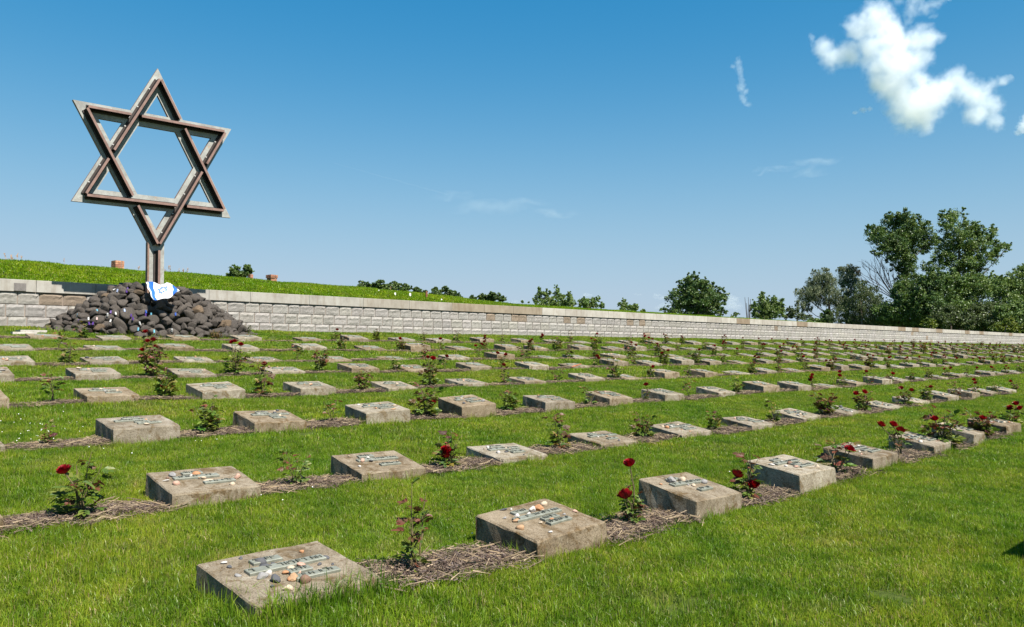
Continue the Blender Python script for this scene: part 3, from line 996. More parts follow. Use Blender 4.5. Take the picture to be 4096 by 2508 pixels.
for m in peb_jobs:
    used = set(); placed = []
    w, d = MW * P, MD * P
    for i in range(m["npb"]):
        for att in range(40):
            if pr.random() < .72:
                x, y = w * pr.gauss(.50, .17), d * pr.gauss(.56, .19)
            else:
                x, y = w * pr.uniform(.07, .93), d * pr.uniform(.08, .92)
            s = pr.choice([.012, .013, .015, .017, .020, .023, .028]) * pr.uniform(.9, 1.15)
            if not (.05 * w < x < .95 * w and .07 * d < y < .94 * d): continue
            if any((x - a) ** 2 + (y - b) ** 2 < (s + c) ** 2 * .8 for a, b, c in placed): continue
            break
        else:
            continue
        ci = pr.choices(range(8), [3, 2, 1.5, 8, 5, 1.5, 2, 1.5] if (m["row"], m["k"]) == (1, 0) else PW)[0]
        si = pr.choices(range(4), [4, 3, 3, 2])[0]
        zx = ("left", "middle", "right")[min(2, int(3 * x / w))]; zy = ("front", "centre", "back")[min(2, int(3 * y / d))]
        size = "tiny" if s < .013 else ("big" if s > .021 else "small")
        for att in range(30):
            key = (size, PCOL[ci][0], PSHAPE[si][0], zx, zy)
            if key not in used: break
            ci = pr.randrange(8); si = pr.randrange(4)
        used.add(key); placed.append((x, y, s))
        pos = m["M"] @ Vector((x, y, m["zt"](y) + s * .30))
        px_size = s * 2 * F_PX / max(1, pos.length)
        jobs.append((px_size, m, key, pos, s, ci, si))
# two pieces told apart by hand: a brown upright stone and a large tan one
for (r, k, x, y, s, ci, si) in ((5, 2, .13, .40, .040, 6, 2), (7, 0, .12, .3, .03, 1, 0), (6, 0, .08, .38, .042, 3, 1), (5, 0, .16, .40, .040, 1, 1), (3, 3, .50, .12, .035, 4, 2),
                                (2, 0, .13, .36, .034, 4, 2), (2, 0, .55, .20, .032, 5, 2), (1, 0, .20, .17, .031, 3, 2), (1, 0, .28, .15, .029, 2, 2), (1, 1, .42, .36, .036, 7, 2), (1, 1, .36, .36, .034, 0, 2), (1, 2, .20, .34, .045, 4, 2), (1, 2, .32, .33, .036, 1, 0)):
    m = next(q for q in markers if q["row"] == r and q["k"] == k)
    pos = m["M"] @ Vector((x, y, m["zt"](y) + s * .35))
    zx = ("left", "middle", "right")[min(2, int(3 * x / (MW * P)))]; zy = ("front", "centre", "back")[min(2, int(3 * y / (MD * P)))]
    jobs.append((s * 2 * F_PX / pos.length, m, ("largest", PCOL[ci][0], PSHAPE[si][0], zx, zy), pos, s, ci, si))
jobs.sort(key=lambda j: -j[0])
rest = MB()
for i, (pxs, m, key, pos, s, ci, si) in enumerate(jobs):
    me = pr.choice(PSHAPE[si][1]); rz = pr.uniform(0, 6.28)
    if i < 290 and pxs > 7:
        size, cn, sn, zx, zy = key
        where = "%s %s" % (zy, zx)
        lab = "%s %s %s pebble, %s on %s marker from left, %s" % (size, cn, sn, where, ordw(m["ord"]), ROW_SHORT[m["row"]])
        o = link("pebble", me, None, pos, (pr.uniform(-.2, .2), pr.uniform(-.2, .2), rz), (s, s, s), PCOL[ci][1])
        tag(o, lab, "pebble", "pebbles laid on the grave markers")
    else:
        M = Matrix.Translation(pos) @ Matrix.Rotation(rz, 4, 'Z') @ Matrix.Scale(s, 4)
        rest.add([M @ v.co for v in me.vertices], [tuple(p.vertices) for p in me.polygons], PCOL[ci][1])
def pebble_rest_mat():
    m, nt, n, l, out = mat("pebble_mixed")
    finish(nt, out, attr_col(nt), 0.7, None, spec=0.3)
    return m
if rest.v:
    tag(link("pebbles", rest.mesh("pebbles", pebble_rest_mat())), kind="stuff")

# a broken strip of red-brown wood leaning on a marker of the fifth row
m5 = next(q for q in markers if q["row"] == 5 and q["k"] == 7) if any(q["row"] == 5 and q["k"] == 7 for q in markers) else markers[-1]
sb = MB()
sb.tube([(0, 0, 0), (.14, .03, .035), (.30, .02, .075)], [.016, .018, .010], 6)
tag(link("wooden_stick", sb.mesh("wooden_stick", M_WOOD), None, m5["M"] @ Vector((-.03, .03, m5["zt"](0) - .01)), (0, 0, .5)),
    "red-brown broken wooden stick leaning on a marker of the fifth row", "stick")

# ------------------------------------------------------------------ rose bushes
G_LEAF = [(.070, .118, .018), (.095, .135, .020), (.130, .150, .024), (.058, .098, .020), (.165, .165, .032)]
R_LEAF = [(.125, .042, .024), (.105, .055, .026), (.16, .065, .034), (.090, .038, .028), (.145, .095, .032)]
def leaflet(mb, base, d, up, L, w, col):
    d = d.normalized(); s = d.cross(up)
    if s.length < 1e-3: s = d.cross(Vector((1, 0, .2)))
    s.normalize(); n = s.cross(d)
    p = [base, base + d * L * .35 + s * w * .5 + n * L * .10, base + d * L * .75 + s * w * .38 + n * L * .06, base + d * L - n * L * .08,
         base + d * L * .75 - s * w * .38 + n * L * .06, base + d * L * .35 - s * w * .5 + n * L * .10, base + d * L * .5]
    mb.add(p, [(0, 1, 6), (1, 2, 6), (2, 3, 6), (3, 4, 6), (4, 5, 6), (5, 0, 6)], col)
def compound(mb, base, d, br, L, red):
    pal = R_LEAF if br.random() < red else G_LEAF
    col = tuple(c * br.uniform(.8, 1.25) for c in br.choice(pal))
    up = Vector((br.gauss(0, .5), br.gauss(0, .5), 1)).normalized()
    side = d.cross(up).normalized() if d.cross(up).length > .01 else Vector((1, 0, 0))
    for t, sg in ((.45, 1), (.45, -1), (.75, 1), (.75, -1), (1.0, 0)):
        b = base + d * L * t - Vector((0, 0, L * .18 * t * t))
        dd = d + side * sg * .95 + Vector((0, 0, br.uniform(-.45, .15)))
        leaflet(mb, b, dd, up, L * br.uniform(.52, .72), L * br.uniform(.34, .46), col)
def bush_variant(seed, nst, spread, leafn, red, shoot, bare=0.0, lk=1.0):
    leafn *= 1.4
    """unit height bush (1 m): stems, foliage, tips"""
    br = random.Random(seed); st = MB(); fo = MB(); tips = []; leaves = []
    for s in range(nst):
        a = br.uniform(0, 6.28); hh = br.uniform(.55, .92) if s else 1.0
        if s == 0 and shoot: a = br.uniform(0, 6.28)
        sp = spread * br.uniform(.4, 1.1) * (0.35 if (s == 0 and shoot) else 1)
        p = Vector((br.uniform(-.06, .06), br.uniform(-.06, .06), -.06)); pts = [p]
        nseg = 6
        for i in range(1, nseg + 1):
            t = i / nseg
            pts.append(Vector((p.x + math.cos(a) * sp * t ** 1.3 + br.gauss(0, .018), p.y + math.sin(a) * sp * t ** 1.3 + br.gauss(0, .018), hh * t)))
        r0 = br.uniform(.012, .018)
        st.tube(pts, [r0 * (1 - .65 * i / nseg) for i in range(nseg + 1)], 5)
        tips.append(pts[-1].copy())
        nl = int(leafn * hh * br.uniform(.8, 1.2) * (.55 if (s == 0 and shoot) else 1))
        for q in range(nl):
            t = bare + (1 - bare) * br.random() ** 1.15; f = t * nseg; i = min(nseg - 1, int(f)); b = pts[i].lerp(pts[i + 1], f - i)
            aa = br.uniform(0, 6.28)
            d = Vector((math.cos(aa), math.sin(aa), br.uniform(-.1, .7))).normalized()
            rr = red * (.35 + 1.3 * max(0, t - .35))
            L = br.uniform(.17, .27) * (1.1 - .35 * t) * lk
            if br.random() < .45:                            # a side twig carrying the leaf further out
                b2 = b + d * br.uniform(.05, .15) + Vector((0, 0, .05))
                st.tube([b, (b + b2) / 2 + Vector((0, 0, .01)), b2], [.006, .005, .004], 4); b = b2
            compound(fo, b, d, br, L, min(1, rr))
    return st.mesh("stems", M_STEM), fo.mesh("foliage", M_ROSELEAF), tips, fo
def bloom_mesh(seed):
    br = random.Random(seed); mb = MB()
    for ring, (n, r0, r1, z0, z1, wid) in enumerate(((7, .30, 1.0, -.35, .30, .62), (7, .26, .88, -.25, .55, .58), (6, .20, .66, -.10, .78, .50), (5, .12, .46, .05, .92, .42), (4, .05, .26, .15, .98, .30))):
        for k in range(n):
            a = 6.283 * (k + .5 * (ring % 2)) / n + br.uniform(-.15, .15)
            ca, sa = math.cos(a), math.sin(a); zz = z1 + br.uniform(-.12, .10); rr = r1 * br.uniform(.88, 1.1)
            P3 = lambda rad_, lat, z: (ca * rad_ - sa * lat, sa * rad_ + ca * lat, z)
            m = (r0 + rr) / 2 * 1.02
            mb.add([P3(r0 * .4, 0, z0 - .1), P3(m * .8, -wid * .7, z0 + (zz - z0) * .35), P3(m, 0, z0 + (zz - z0) * .25), P3(m * .8, wid * .7, z0 + (zz - z0) * .35),
                    P3(rr, -wid * .55, zz), P3(rr * 1.1, 0, zz - .05), P3(rr, wid * .55, zz)],
                   [(0, 1, 2), (0, 2, 3), (1, 4, 5, 2), (2, 5, 6, 3)])
    return mb.mesh("bloom", M_PETAL, True)
BLOOMS = [bloom_mesh(i) for i in range(3)]
VARS = [bush_variant(10, 5, .34, 13, .25, False), bush_variant(11, 6, .42, 12, .45, False), bush_variant(12, 4, .30, 14, .65, False), bush_variant(13, 5, .38, 15, .15, False),
        bush_variant(14, 4, .32, 10, .55, True), bush_variant(15, 5, .45, 11, .35, True), bush_variant(16, 3, .26, 12, .8, False), bush_variant(17, 6, .36, 14, .3, False),
        bush_variant(18, 4, .22, 15, .5, True, 0.0, .62), bush_variant(19, 4, .40, 9, .9, False), bush_variant(20, 7, .5, 13, .5, False), bush_variant(21, 3, .34, 8, .4, False, .3)]
VDESC = ["bushy green", "spreading mottled", "reddish-leaved", "leafy green", "leggy reddish", "loose green", "small dark red-leaved", "dense green", "tall thin", "sparse red-leaved", "wide leafy", "scrawny"]
# leaves of the nearest bushes are parts of their own: three shared leaf meshes
LEAF_ME = []
for i in range(6):
    lb = MB(); leaflet(lb, Vector((0, 0, 0)), Vector((1, 0, 0)), Vector((0, 0, 1)), 1.0, .62, (G_LEAF + R_LEAF)[(0, 1, 3, 5, 6, 2)[i]])
    LEAF_ME.append(lb.mesh("leaf", M_ROSELEAF))

bush_n = 0
COUNTW = {0: "no blooms", 1: "one red bloom", 2: "two red blooms", 3: "three red blooms", 4: "four red blooms"}
def place_bush(u, v, var, h, blooms, label, rz=None, single_leaves=False, bloom_at=None, bloom_r=.05, wide=1.0):
    st, fo, tips, fmb = VARS[var]
    z = float(gz(u, v)) + .008
    rz = bush_r.uniform(0, 6.28) if rz is None else rz
    t = thing("rose_bush", label, "rose bush", W(u, v, z), (0, 0, rz), "rose bushes planted between the markers")
    s = (h * wide, h * wide, h)
    link("stems", st, t, scale=s)
    if single_leaves:
        n = 0; vs, fs = fmb.v, fmb.f
        # the leaflets of the joined foliage, each set as an object of its own
        for k in range(0, len(vs) // 7):
            b = Vector(vs[k * 7]); tip = Vector(vs[k * 7 + 3]); side = Vector(vs[k * 7 + 1]) - Vector(vs[k * 7 + 5])
            if n >= 220: break
            d = tip - b; L = d.length
            x = d.normalized(); zax = x.cross(side).normalized() * -1; yax = zax.cross(x)
            M = Matrix((x, yax, zax)).transposed().to_4x4()
            col = fmb.c[k * 6]
            red = col[0] > col[1]
            me = LEAF_ME[3 + (k % 2)] if red else LEAF_ME[(0, 1, 2, 5)[k % 4]]
            lf = link("leaf", me, t, (b.x * s[0], b.y * s[1], b.z * s[2]), M.to_euler(), (L * h, L * h * .9, L * h))
            n += 1
    else:
        fobj = link("foliage", fo, t, scale=s)
    order = sorted(range(len(tips)), key=lambda i: -tips[i].z)
    pos = bloom_at or [tuple(tips[order[i % len(tips)]] * h) for i in range(blooms)]
    for i, p in enumerate(pos):
        r_ = bloom_r * bush_r.uniform(.85, 1.12)
        p = Vector(p)
        if not bloom_at:
            p = Vector((p.x * wide, p.y * wide, p.z)) + (Vector((bush_r.uniform(-.05, .05), bush_r.uniform(-.05, .05), -.04 * (i // len(tips)))) if i >= len(tips) else Vector((0, 0, 0)))
        else:
            sm = MB(); b0 = Vector((0, 0, .02)); sm.tube([b0, b0.lerp(p, .5) + Vector((.02, 0, .03)), p - Vector((0, 0, .01))], [.006, .005, .004], 5)
            link("bloom_stalk", sm.mesh("bloom_stalk", M_STEM), t)
        link("bloom", bush_r.choice(BLOOMS), t, p, (bush_r.uniform(-.5, .5), bush_r.uniform(-.5, .5), bush_r.uniform(0, 6.28)), (r_, r_, r_ * .9))
    return t
bush_r = random.Random(31)
def uv_from_px(px, py, v):                    # a place on the row line from its picture column
    d = ray(px, py); return v * (d @ U) / (d @ V)

# nearest bushes as measured: row, px x of the foot, dv, variant, height, blooms, single leaves, label
NEAR = {
 (1, 0): (1665, .10, 8, .46, [], True, "tall thin bloomless rose shoot between the two nearest markers", .8),
 (1, 1): (2528, .12, 3, .30, [(-.02, -.02, .42), (-.06, -.07, .215)], True, "green rose bush with two red blooms right of the thick brown front marker", .8),
 (1, 2): (2990, .10, 4, .40, [(-.09, .0, .20), (.03, -.06, .13)], True, "leggy rose with two low red blooms left of the pale grey front marker", .8),
 (1, 3): (3345, .10, 9, .36, [(.10, -.06, .24)], False, "sparse reddish rose bush with one pink-red bloom right of the pale grey front marker", 1.3),
 (1, 4): (3600, .10, 11, .34, [(-.20, .02, .36), (-.06, .03, .36), (.0, .0, .30)], False, "scrawny rose with three red blooms above the front row, two side by side", 1.0),
 (1, 5): (3770, .08, 1, .50, [(-.12, -.05, .36)], False, "big dark rose bush with one deep red bloom in the front row", 1.0),
 (1, 6): (3925, .06, 10, .40, [(-.05, -.12, .30)], False, "rose bush with one red bloom, last but one in the front row", 1.0),
 (2, -1): (335, .07, 5, .42, [(-.10, -.03, .31)], True, "leggy rose bush with one large red bloom by the left end of the second row", .8),
 (2, 0): (1180, .10, 0, .28, [], True, "small leafy bloomless rose bush right of the first full marker, second row", 1.0),
 (2, 1): (1800, .10, 4, .36, [(-.03, -.05, .17), (-.04, -.06, .12)], False, "leggy rose with two low red blooms in the second row", 1.0),
 (2, 2): (2240, .12, 2, .36, [], False, "reddish bloomless rose bush, third bush of the second row", .9),
 (2, 3): (2575, .12, 1, .30, [], False, "spreading bloomless rose bush, fourth bush of the second row", 1.0),
 (2, 4): (2855, .10, 7, .27, [], False, "dense small rose bush, fifth bush of the second row", .8),
 (2, 5): (3095, .10, 0, .34, [], False, "bushy rose, sixth bush of the second row", .75),
 (2, 6): (3300, .12, 10, .40, [], False, "wide leafy rose bush in the second row by the pebbled pale marker", 1.1),
 (3, -1): (200, .08, 6, .24, [], False, "small dark red-leaved rose bush at the left end of the third row", .9),
 (3, 0): (830, .10, 3, .36, [], False, "loose green bloomless rose bush, second bush of the third row", 1.1),
 (3, 1): (1325, .12, 11, .30, [], False, "scrawny bloomless rose in dry straw, third bush of the third row", 1.0),
 (3, 2): (1705, .10, 1, .44, [(.10, -.06, .20)], False, "dark rose bush with one red bloom by the third row's brown marker", 1.0),
 (3, 3): (2040, .12, 3, .36, [], False, "leafy green rose bush right of the thick brown third row marker", 1.0),
 (4, 0): (655, .08, 7, .40, [(.0, -.04, .16)], False, "dense green rose bush with one small red bloom, fourth row", .8),
 (4, 1): (1050, .08, 2, .46, [(.02, -.02, .47)], False, "reddish rose bush topped by one dark red bloom, fourth row", .8),
 (4, 3): (1720, .08, 1, .52, [(-.04, 0, .52), (.05, 0, .50)], False, "tall rose bush topped by two red blooms, fourth row", .75),
 (5, 0): (600, .08, 10, .52, [(.02, 0, .60), (-.06, 0, .58), (-.12, -.05, .44), (-.16, -.04, .34)], False, "tall rose bush with four red blooms in the fifth row", .8),
 (5, 1): (940, .08, 5, .50, [(-.03, 0, .58), (-.08, 0, .56), (.08, 0, .52)], False, "tall rose bush with three red blooms left of the marker bearing a brown stone", .9),
}
for r in range(1, 9):
    row = sorted([m for m in markers if m["row"] == r], key=lambda q: q["u"])
    gaps = [(row[0]["k"], row[0])] + [(m["k"], m) for m in row]
    cnt = 0
    for gi, m in enumerate(row):
        key = (r, m["k"])
        if r == 2 and m["k"] == -1: key = (2, -1)
        if r == 3 and m["k"] == -1: key = (3, -1)
        if key in NEAR:
            px, dv, var, h, ba, single, lab, wide = NEAR[key]
            v = ROW_V[r] + dv
            u = uv_from_px(px, 1700, v)
            s = 1.0
            # bloom offsets were noted in picture axes (x right, y away, z up): turn them into the bush's frame
            place_bush(u, v, var, h, len(ba), lab, 0.0, single, ba or None, .047, wide)
            continue
        if bush_r.random() < .10 and r > 2: continue
        u = m["u"] + MW + (1 - MW) * bush_r.uniform(.38, .62); v = ROW_V[r] + bush_r.uniform(.06, .16)
        if r == 8 and m["k"] in (1, 3): continue
        px = in_px(W(u, v, ROW_Z[r]))[0]
        if px > 4150: continue
        var = bush_r.randrange(len(VARS))
        if r >= 4 and var == 8: var = 4
        late = min(1, max(0, (px - 1200) / 2400))
        nb = bush_r.choices([0, 1, 2, 3, 4], [5 - 2.5 * late, 2.5, 1.5 * (.4 + late), 1.2 * late, .8 * late])[0]
        h = bush_r.uniform(.26, .46) if r > 3 else bush_r.uniform(.26, .38)
        lab = "%s rose with %s, right of %s marker in the %s" % (VDESC[var], COUNTW[nb], ordw(m["ord"]), ROW_NAME[r])
        place_bush(u, v, var, h, nb, lab, None, False, None, .050, bush_r.uniform(.75, 1.0))

# ------------------------------------------------------------------ stone wall with coping
wall = thing("stone_wall", "long low wall of rough granite blocks with smooth coping behind the graves", "wall", W(0, WALL_V, .3))
wall_inv = wall.matrix_basis.inverted()
COP_BOT = .0637 * WALL_V
WALL_BASE = gz(0, 14.2)
COURSE = .192
UMIN, UMAX = 2.0, 64.5
def wl_(u, v, z): return Vector(W(u, v, z)) - wall.location
core = MB()
core.add([wl_(UMIN, WALL_V + .012, .1), wl_(UMAX, WALL_V + .012, .1), wl_(UMAX, WALL_V + .30, .1), wl_(UMIN, WALL_V + .30, .1),
          wl_(UMIN, WALL_V + .012, COP_BOT - .003), wl_(UMAX, WALL_V + .012, COP_BOT - .003), wl_(UMAX, WALL_V + .30, COP_BOT - .003), wl_(UMIN, WALL_V + .30, COP_BOT - .003)],
         [(0, 3, 2, 1), (4, 5, 6, 7), (0, 1, 5, 4), (1, 2, 6, 5), (2, 3, 7, 6), (3, 0, 4, 7)])
link("mortar_core", core.mesh("mortar_core", M_MORTAR), wall)
def rough_block(seed):                         # unit block x 0..1, z 0..1, rough face towards -y
    br = random.Random(seed); nx, nz = 7, 5; vs = []; fs = []
    for j in range(nz):
        for i in range(nx):
            x, z = i / (nx - 1), j / (nz - 1)
            e = min(x, 1 - x) < .01 or min(z, 1 - z) < .01
            y = 0 if e else -.010 - .010 * br.random() - .006 * math.sin(3 * x + seed) - (.012 if z > .5 else -.004)
            jx = 0 if e else br.uniform(-.05, .05); jz = 0 if e else br.uniform(-.06, .06)
            vs.append((x + jx, y, z + jz))
    for j in range(nz - 1):
        for i in range(nx - 1):
            a = j * nx + i
            fs.append((a, a + 1, a + nx + 1, a + nx))
    ring = [i for i in range(nx)] + [j * nx + nx - 1 for j in range(1, nz)] + [(nz - 1) * nx + i for i in range(nx - 2, -1, -1)] + [j * nx for j in range(nz - 2, 0, -1)]
    k = len(vs)
    for q in ring: vs.append((vs[q][0], .03, vs[q][2]))
    n = len(ring)
    for i in range(n): fs.append((ring[i], k + i, k + (i + 1) % n, ring[(i + 1) % n]))
    mb = MB(); mb.add(vs, fs); return mb
RB = [rough_block(i) for i in range(7)]
RBM = [b.mesh("block", M_GRANITE) for b in RB]
wr = random.Random(17)
allb = []
for c in range(3):
    u = UMIN - wr.uniform(0, .25)
    z1 = COP_BOT - .010 - c * COURSE; z0 = z1 - COURSE + .012
    while u < UMAX:
        L = wr.uniform(.25, .345)
        stained = (c == 0 and (3.55 < u < 4.3 or (13.5 < u < 20 and wr.random() < .25))) or wr.random() < .008
        g = wr.uniform(.9, 1.07)
        col = (g * .92, g * .76, g * .60) if stained else (g * 1.17, g * wr.uniform(1.135, 1.165), g * wr.uniform(1.075, 1.14))
        allb.append((u, z0, L - .014, z1 - z0, col)); u += L
allb.sort(key=lambda b: b[0])
far_blocks = MB()
def block_rest_mat():
    m, nt, n, l, out = mat("granite_far")
    v = coords(nt)
    c = ramp(nt, noise(nt, v, 6, 8, 0.7), [(0.25, (0.176, 0.162, 0.150)), (0.5, (0.256, 0.242, 0.228)), (0.75, (0.312, 0.298, 0.282))])
    c = mixc(nt, 1.0, c, attr_col(nt), 'MULTIPLY')
    finish(nt, out, c, 0.85, noise(nt, v, 30, 8, 0.75), 0.8, 0.03, 0.25)
    return m
for i, (u, z0, L, H, col) in enumerate(allb):
    if i < 300:
        link("block", RBM[wr.randrange(7)], wall, wl_(u, WALL_V, z0), (0, 0, UV_ROT), (L * P, 1, H * P), col)
    else:
        b = wr.choice(RB); M = Matrix.Translation(wl_(u, WALL_V, z0)) @ Matrix.Rotation(UV_ROT, 4, 'Z') @ Matrix.Diagonal((L * P, 1, H * P, 1))
        far_blocks.add([M @ Vector(v) for v in b.v], b.f, col)
tag(link("far_blocks", far_blocks.mesh("far_blocks", block_rest_mat()), wall), kind="stuff")
# coping: joints read off where they show, then a regular length
JP = [-150, 142, 380, 640, 833, 999, 1235, 1450, 1634, 1804, 1934, 2050, 2165]
ju = [hit_v(x, 1180, WALL_V)[0] for x in JP]
while ju[-1] < UMAX - 1: ju.append(ju[-1] + wr.uniform(.82, .98))
ju[0] = min(ju[0], UMIN)
for a, b in zip(ju, ju[1:]):
    mb = MB(); L = (b - a - .006) * P; H = (WALL_TOP - COP_BOT) * P; D = .34 * P
    e = .008; f0 = -.055
    mb.add([(0, f0, 0), (L, f0, 0), (L, D, 0), (0, D, 0), (0, f0, H - e), (L, f0, H - e), (L, D, H), (0, D, H), (0, f0 + e, H), (L, f0 + e, H)],
           [(0, 3, 2, 1), (0, 1, 5, 4), (4, 5, 9, 8), (8, 9, 6, 7), (1, 2, 6, 9, 5), (2, 3, 7, 6), (3, 0, 4, 8, 7)])
    g = wr.uniform(.95, 1.1); col = (g, g, g * .99)
    pxm = in_px(W((a + b) / 2, WALL_V, 1))[0]
    if 1800 < pxm < 2165: col = (.80, .70, .58)
    elif 1450 < pxm < 1800: col = (.92, .88, .83)
    elif pxm > 2165:
        k = wr.random()
        if k < .16: col = (.74, .61, .48)
        elif k < .5: col = (1.22, 1.21, 1.19)
        else: col = (g * 1.05, g * 1.02, g * .99)
    link("coping_slab", mb.mesh("coping_slab", M_COPING), wall, wl_(a + .003, WALL_V, COP_BOT), (0, 0, UV_ROT), (1, 1, 1), col)
# plaque let into the coping near the left end
pu0, pz1 = hit_v(56, 1128, WALL_V - .035); pu1, pz0 = hit_v(104, 1161, WALL_V - .035)
mb = MB(); mb.box(0, (pu1 - pu0) * P, -.012, .02, 0, .19)
link("plaque", mb.mesh("plaque", M_PLAQUE), wall, wl_(pu0, WALL_V - .036, COP_BOT + .008), (0, 0, UV_ROT))

# two pale paving slabs on the grass by the wall
for i, (x, y, sx, sy) in enumerate(((125, 1318, .27, .22), (95, 1341, .24, .10))):
    v = 13.15 if i == 0 else 12.85
    u = uv_from_px(x, y, v)
    mb = MB(); mb.box(-sx, sx, -sy, sy, -.02, .035)
    tag(link("paving_slab", mb.mesh("paving_slab", M_SLAB), None, W(u, v, float(gz(u, v)) + .02), (0, 0, UV_ROT)),
        ("pale flat paving slab lying in the grass near the wall's left end", "narrow pale slab edge half sunk in grass before the larger slab")[i], "paving slab", "pale slabs in the grass near the wall")

# ------------------------------------------------------------------ cairn of dark stones
CU, CV = 5.22, 13.75
AU, AV = 1.60, 1.40
HMAX = .76
def mound_h(u, v):
    r = math.hypot((u - CU) / AU, (v - CV) / AV)
    if r >= 1: return 0.0
    side = (u - CU) / AU
    return HMAX * min(1.0, (1 - r) * 1.42) ** .85
def mound_z(u, v): return float(gz(u, min(v, 14.2))) + mound_h(u, v)
cairn = thing("stone_cairn", "heap of dark rounded basalt stones piled around the star's post", "cairn", W(CU, CV, float(gz(CU, CV))))
def rock_mesh(seed, sub=3):
    import bmesh
    bm = bmesh.new(); bmesh.ops.create_icosphere(bm, subdivisions=sub, radius=1)
    br = random.Random(seed); ph = [br.uniform(0, 6.28) for _ in range(9)]
    pl = [(Vector((br.gauss(0, 1), br.gauss(0, 1), br.gauss(0, 1))).normalized(), br.uniform(.55, .82)) for _ in range(11)]
    sx, sy, sz = br.uniform(.95, 1.3), br.uniform(.75, .95), br.uniform(.62, .85)
    for v in bm.verts:
        c = v.co.copy()
        for n, d0 in pl:
            d = c.dot(n) - d0
            if d > 0: c -= n * d * .90
        c *= 1 + .05 * math.sin(3 * c.x + ph[0]) * math.sin(3 * c.y + ph[1]) + .035 * math.sin(6 * c.z + ph[2] + 3 * c.y) + .02 * math.sin(11 * c.x + ph[3] + 5 * c.z)
        v.co = Vector((c.x * sx, c.y * sy, c.z * sz))
    me = bpy.data.meshes.new("rock"); bm.to_mesh(me); bm.free(); me.materials.append(M_BASALT)
    me.polygons.foreach_set("use_smooth", [True] * len(me.polygons))
    return me
ROCKS = [rock_mesh(60 + i) for i in range(12)]
ROCKS_LOW = [rock_mesh(80 + i, 2) for i in range(4)]
cr = random.Random(4)
pts = []
tries = 0
while tries < 16000 and len(pts) < 300:
    tries += 1
    u = CU + cr.uniform(-1.05, 1.05) * AU; v = CV + cr.uniform(-1.05, .33) * AV
    if v > 14.02: continue
    hgt = mound_h(u, v)
    rr = math.hypot((u - CU) / AU, (v - CV) / AV)
    if rr > 1.02: continue
    s = cr.choice([cr.uniform(.12, .17), cr.uniform(.15, .235)]) / P * (1.0 if rr < .85 else .85)
    z = float(gz(u, v)) + hgt
    if any((u - a) ** 2 + (v - b) ** 2 + (z - c) ** 2 < ((s + q) * .66) ** 2 for a, b, c, q in pts): continue
    pts.append((u, v, z, s))
RLOC = []
for (u, v, z, s) in pts:
    k = cr.random(); g = cr.uniform(.8, 1.2)
    col = (g * 1.5, g * 1.25, g * .95) if k < .05 else (g * .92, g * .91, g * .91)
    loc = W(u, v, z - s * .42)
    link("rock", cr.choice(ROCKS), cairn, loc - cairn.location, (cr.gauss(0, .5), cr.gauss(0, .5), cr.uniform(0, 6.28)), (s * P,) * 3, col)
    RLOC.append((loc, s * P))
cm = MB()                                      # stones packed beneath, seen only in the gaps
for i in range(170):
    a_ = cr.uniform(0, 6.283); q_ = math.sqrt(cr.random()) * .97
    u = CU + math.cos(a_) * AU * q_; v = min(14.0, CV + math.sin(a_) * AV * q_)
    s = cr.uniform(.15, .24)
    loc = W(u, v, mound_z(u, v)) - cairn.location - Vector((0, 0, s * 1.25))
    M = Matrix.Translation(loc) @ Matrix.Rotation(cr.uniform(0, 6.28), 4, 'Z') @ Matrix.Rotation(cr.uniform(0, 1), 4, 'X') @ Matrix.Scale(s, 4)
    me = cr.choice(ROCKS_LOW)
    cm.add([M @ v_.co for v_ in me.vertices], [tuple(p_.vertices) for p_ in me.polygons])
tag(link("packed_rubble", cm.mesh("packed_rubble", M_BASALT), cairn), kind="stuff")

# grave candles among the stones: picture column, row, colour
CANDLES = [(452, 1157, "white"), (468, 1165, "blue-white"), (507, 1167, "purple"), (513, 1158, "purple"), (316, 1287, "purple"), (358, 1296, "purple"), (370, 1296, "purple"), (442, 1250, "purple"), (430, 1261, "white"),
           (390, 1245, "light blue"), (310, 1264, "light blue"), (499, 1244, "blue-white"), (524, 1264, "purple"), (532, 1277, "purple"), (585, 1249, "blue"), (583, 1262, "purple"), (604, 1260, "light blue"),
           (440, 1285, "white"), (387, 1277, "pinkish white"), (354, 1277, "white"), (552, 1319, "light blue"), (561, 1295, "white"), (617, 1327, "light blue"), (687, 1323, "white"), (702, 1259, "blue"), (464, 1256, "white")]
CCOL = {"white": (.50, .49, .47), "blue-white": (.36, .42, .60), "purple": (.075, .028, .18), "light blue": (.15, .40, .52), "blue": (.04, .10, .40), "pinkish white": (.50, .36, .33)}
def candle_mesh():
    mb = MB(); n = 10; prof = [(0, 0), (.030, 0), (.033, .01), (.033, .085), (.030, .092), (.030, .098), (.033, .102), (.033, .118), (.020, .124), (0, .124)]
    vs = []; fs = []
    for (r, z) in prof:
        for s in range(n): vs.append((r * math.cos(6.283 * s / n), r * math.sin(6.283 * s / n), z))
    for i in range(len(prof) - 1):
        for s in range(n): fs.append((i * n + s, i * n + (s + 1) % n, (i + 1) * n + (s + 1) % n, (i + 1) * n + s))
    mb.add(vs, fs); return mb.mesh("grave_candle", M_CANDLE)
CANDLE = candle_mesh()
cw = random.Random(2)
NEARWORD = {}
